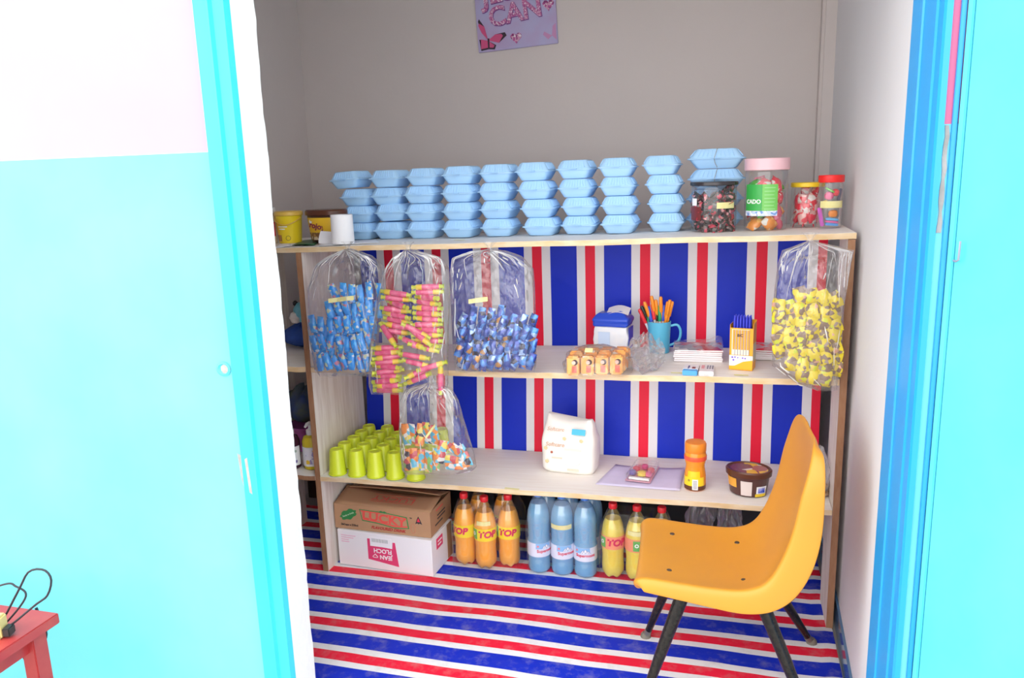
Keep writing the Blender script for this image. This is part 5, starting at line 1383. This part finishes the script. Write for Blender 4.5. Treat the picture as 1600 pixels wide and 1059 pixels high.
# ------------------------------------------------------------------ red table and cables outside on the left
RZ0 = .40
c0 = atZ(92, 957, RZ0)
REDT = mat('worn_red_paint', (.38, .028, .035), .45, var=.7, vscale=14, vcol=(.46, .06, .05))
t = thing('red_table', 'low worn red wooden table outside by the turquoise wall', 'table', (c0.x, c0.y, 0), (0, 0, 0))
obj('tabletop', rbox(-.75, 0, -.50, 0, RZ0 - .030, RZ0, .003), REDT, t)
obj('apron', merge(box(-.70, -.045, -.455, -.435, RZ0 - .085, RZ0 - .0305), box(-.70, -.045, -.065, -.045, RZ0 - .085, RZ0 - .0305), box(-.065, -.045, -.434, -.066, RZ0 - .085, RZ0 - .0305)), REDT, t)
for (x_, y_) in ((-.075, -.075), (-.075, -.475), (-.735, -.075), (-.735, -.475)):
    obj('leg', xf(rbox(0, .045, 0, .045, -.1985, RZ0 - .031, .003), T(x_ + .005, y_ + .005, 0)), REDT, t)
CAB = mat('black_cable', (.02, .02, .03), .5)
def cab(pts, r, label, name='cable'):
    o = obj(name, tube(cat(pts, 40), r, 7), CAB, smooth=60); tag(o, label, 'cable'); return o
cz = RZ0 + .004; X0, Y0 = c0.x, c0.y
def tp(u, v, dy=0.0): p = atY(u, v, Y0 - .10 + dy); return (p.x, p.y, p.z)
cab([tp(-30, 960), tp(18, 985), (X0 - .13, Y0 - .09, cz), (X0 - .10, Y0 - .09, cz + .004), tp(30, 920), tp(45, 893), tp(68, 890), tp(80, 905), tp(74, 930), tp(55, 945), (X0 - .07, Y0 - .12, cz), (X0 - .12, Y0 - .16, cz), (X0 - .22, Y0 - .20, cz)], .0028, 'black cable standing in a loop above the red table')
cab([(X0 - .30, Y0 - .08, cz + .02), tp(2, 914, .01), tp(25, 916, .01), tp(40, 933, .01), (X0 - .085, Y0 - .10, cz + .002), (X0 - .10, Y0 - .14, cz)], .0026, 'thin black cable lying across the red table')
cab([(X0 - .10, Y0 + .02, RZ0 - .01), (X0 - .085, Y0 + .022, RZ0 - .10), tuple(atY(38, 1020, Y0 + .03)), tuple(atY(46, 1040, Y0 + .035)), tuple(atY(52, 1062, Y0 + .04)), tuple(atY(54, 1100, Y0 + .04))], .004, 'grey cable hanging down behind the red table')
p = tp(5, 942, 0)
t = thing('power_adapter', 'cream power adapter plug among cables on the red table', 'adapter', (p[0], Y0 - .13, RZ0 + .001), (0, 0, .3))
obj('body', rbox(-.026, .020, -.020, .020, 0, .058, .005), mat('cream_case', (.66, .50, .20), .4), t)
obj('collar', rbox(.0205, .040, -.014, .014, .004, .028, .003), mat('black_collar', (.03, .03, .03), .4), t)
p = tp(24, 968)
t = thing('metal_clip', 'small grey metal clip beside the power adapter', 'clip', (X0 - .095, Y0 - .17, RZ0 + .001), (0, 0, -.5))
obj('jaw', rbox(-.030, .030, -.010, .010, 0, .010, .003), mat('grey_metal', (.22, .22, .23), .4, metal=.5), t); obj('pin', tube([(.028, 0, .008), (.050, .004, .012), (.060, .010, .004)], .003, 7), mat('steel', (.55, .55, .55), .3, metal=.8), t)

# dark boards added behind the shelf unit to darken its open gaps
t = thing('added_black_panel', 'added black panel behind the shelf unit, darkening its open gaps', 'panel', (.97, .625, -.0035))
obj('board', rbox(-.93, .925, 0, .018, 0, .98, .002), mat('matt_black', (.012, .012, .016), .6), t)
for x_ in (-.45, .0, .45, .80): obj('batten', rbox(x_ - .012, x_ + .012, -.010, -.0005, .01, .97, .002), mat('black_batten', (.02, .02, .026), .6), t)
t = thing('added_brown_panel', 'added dark brown panel darkening the gap behind the left bay', 'panel', (-.20, .66, -.0035))
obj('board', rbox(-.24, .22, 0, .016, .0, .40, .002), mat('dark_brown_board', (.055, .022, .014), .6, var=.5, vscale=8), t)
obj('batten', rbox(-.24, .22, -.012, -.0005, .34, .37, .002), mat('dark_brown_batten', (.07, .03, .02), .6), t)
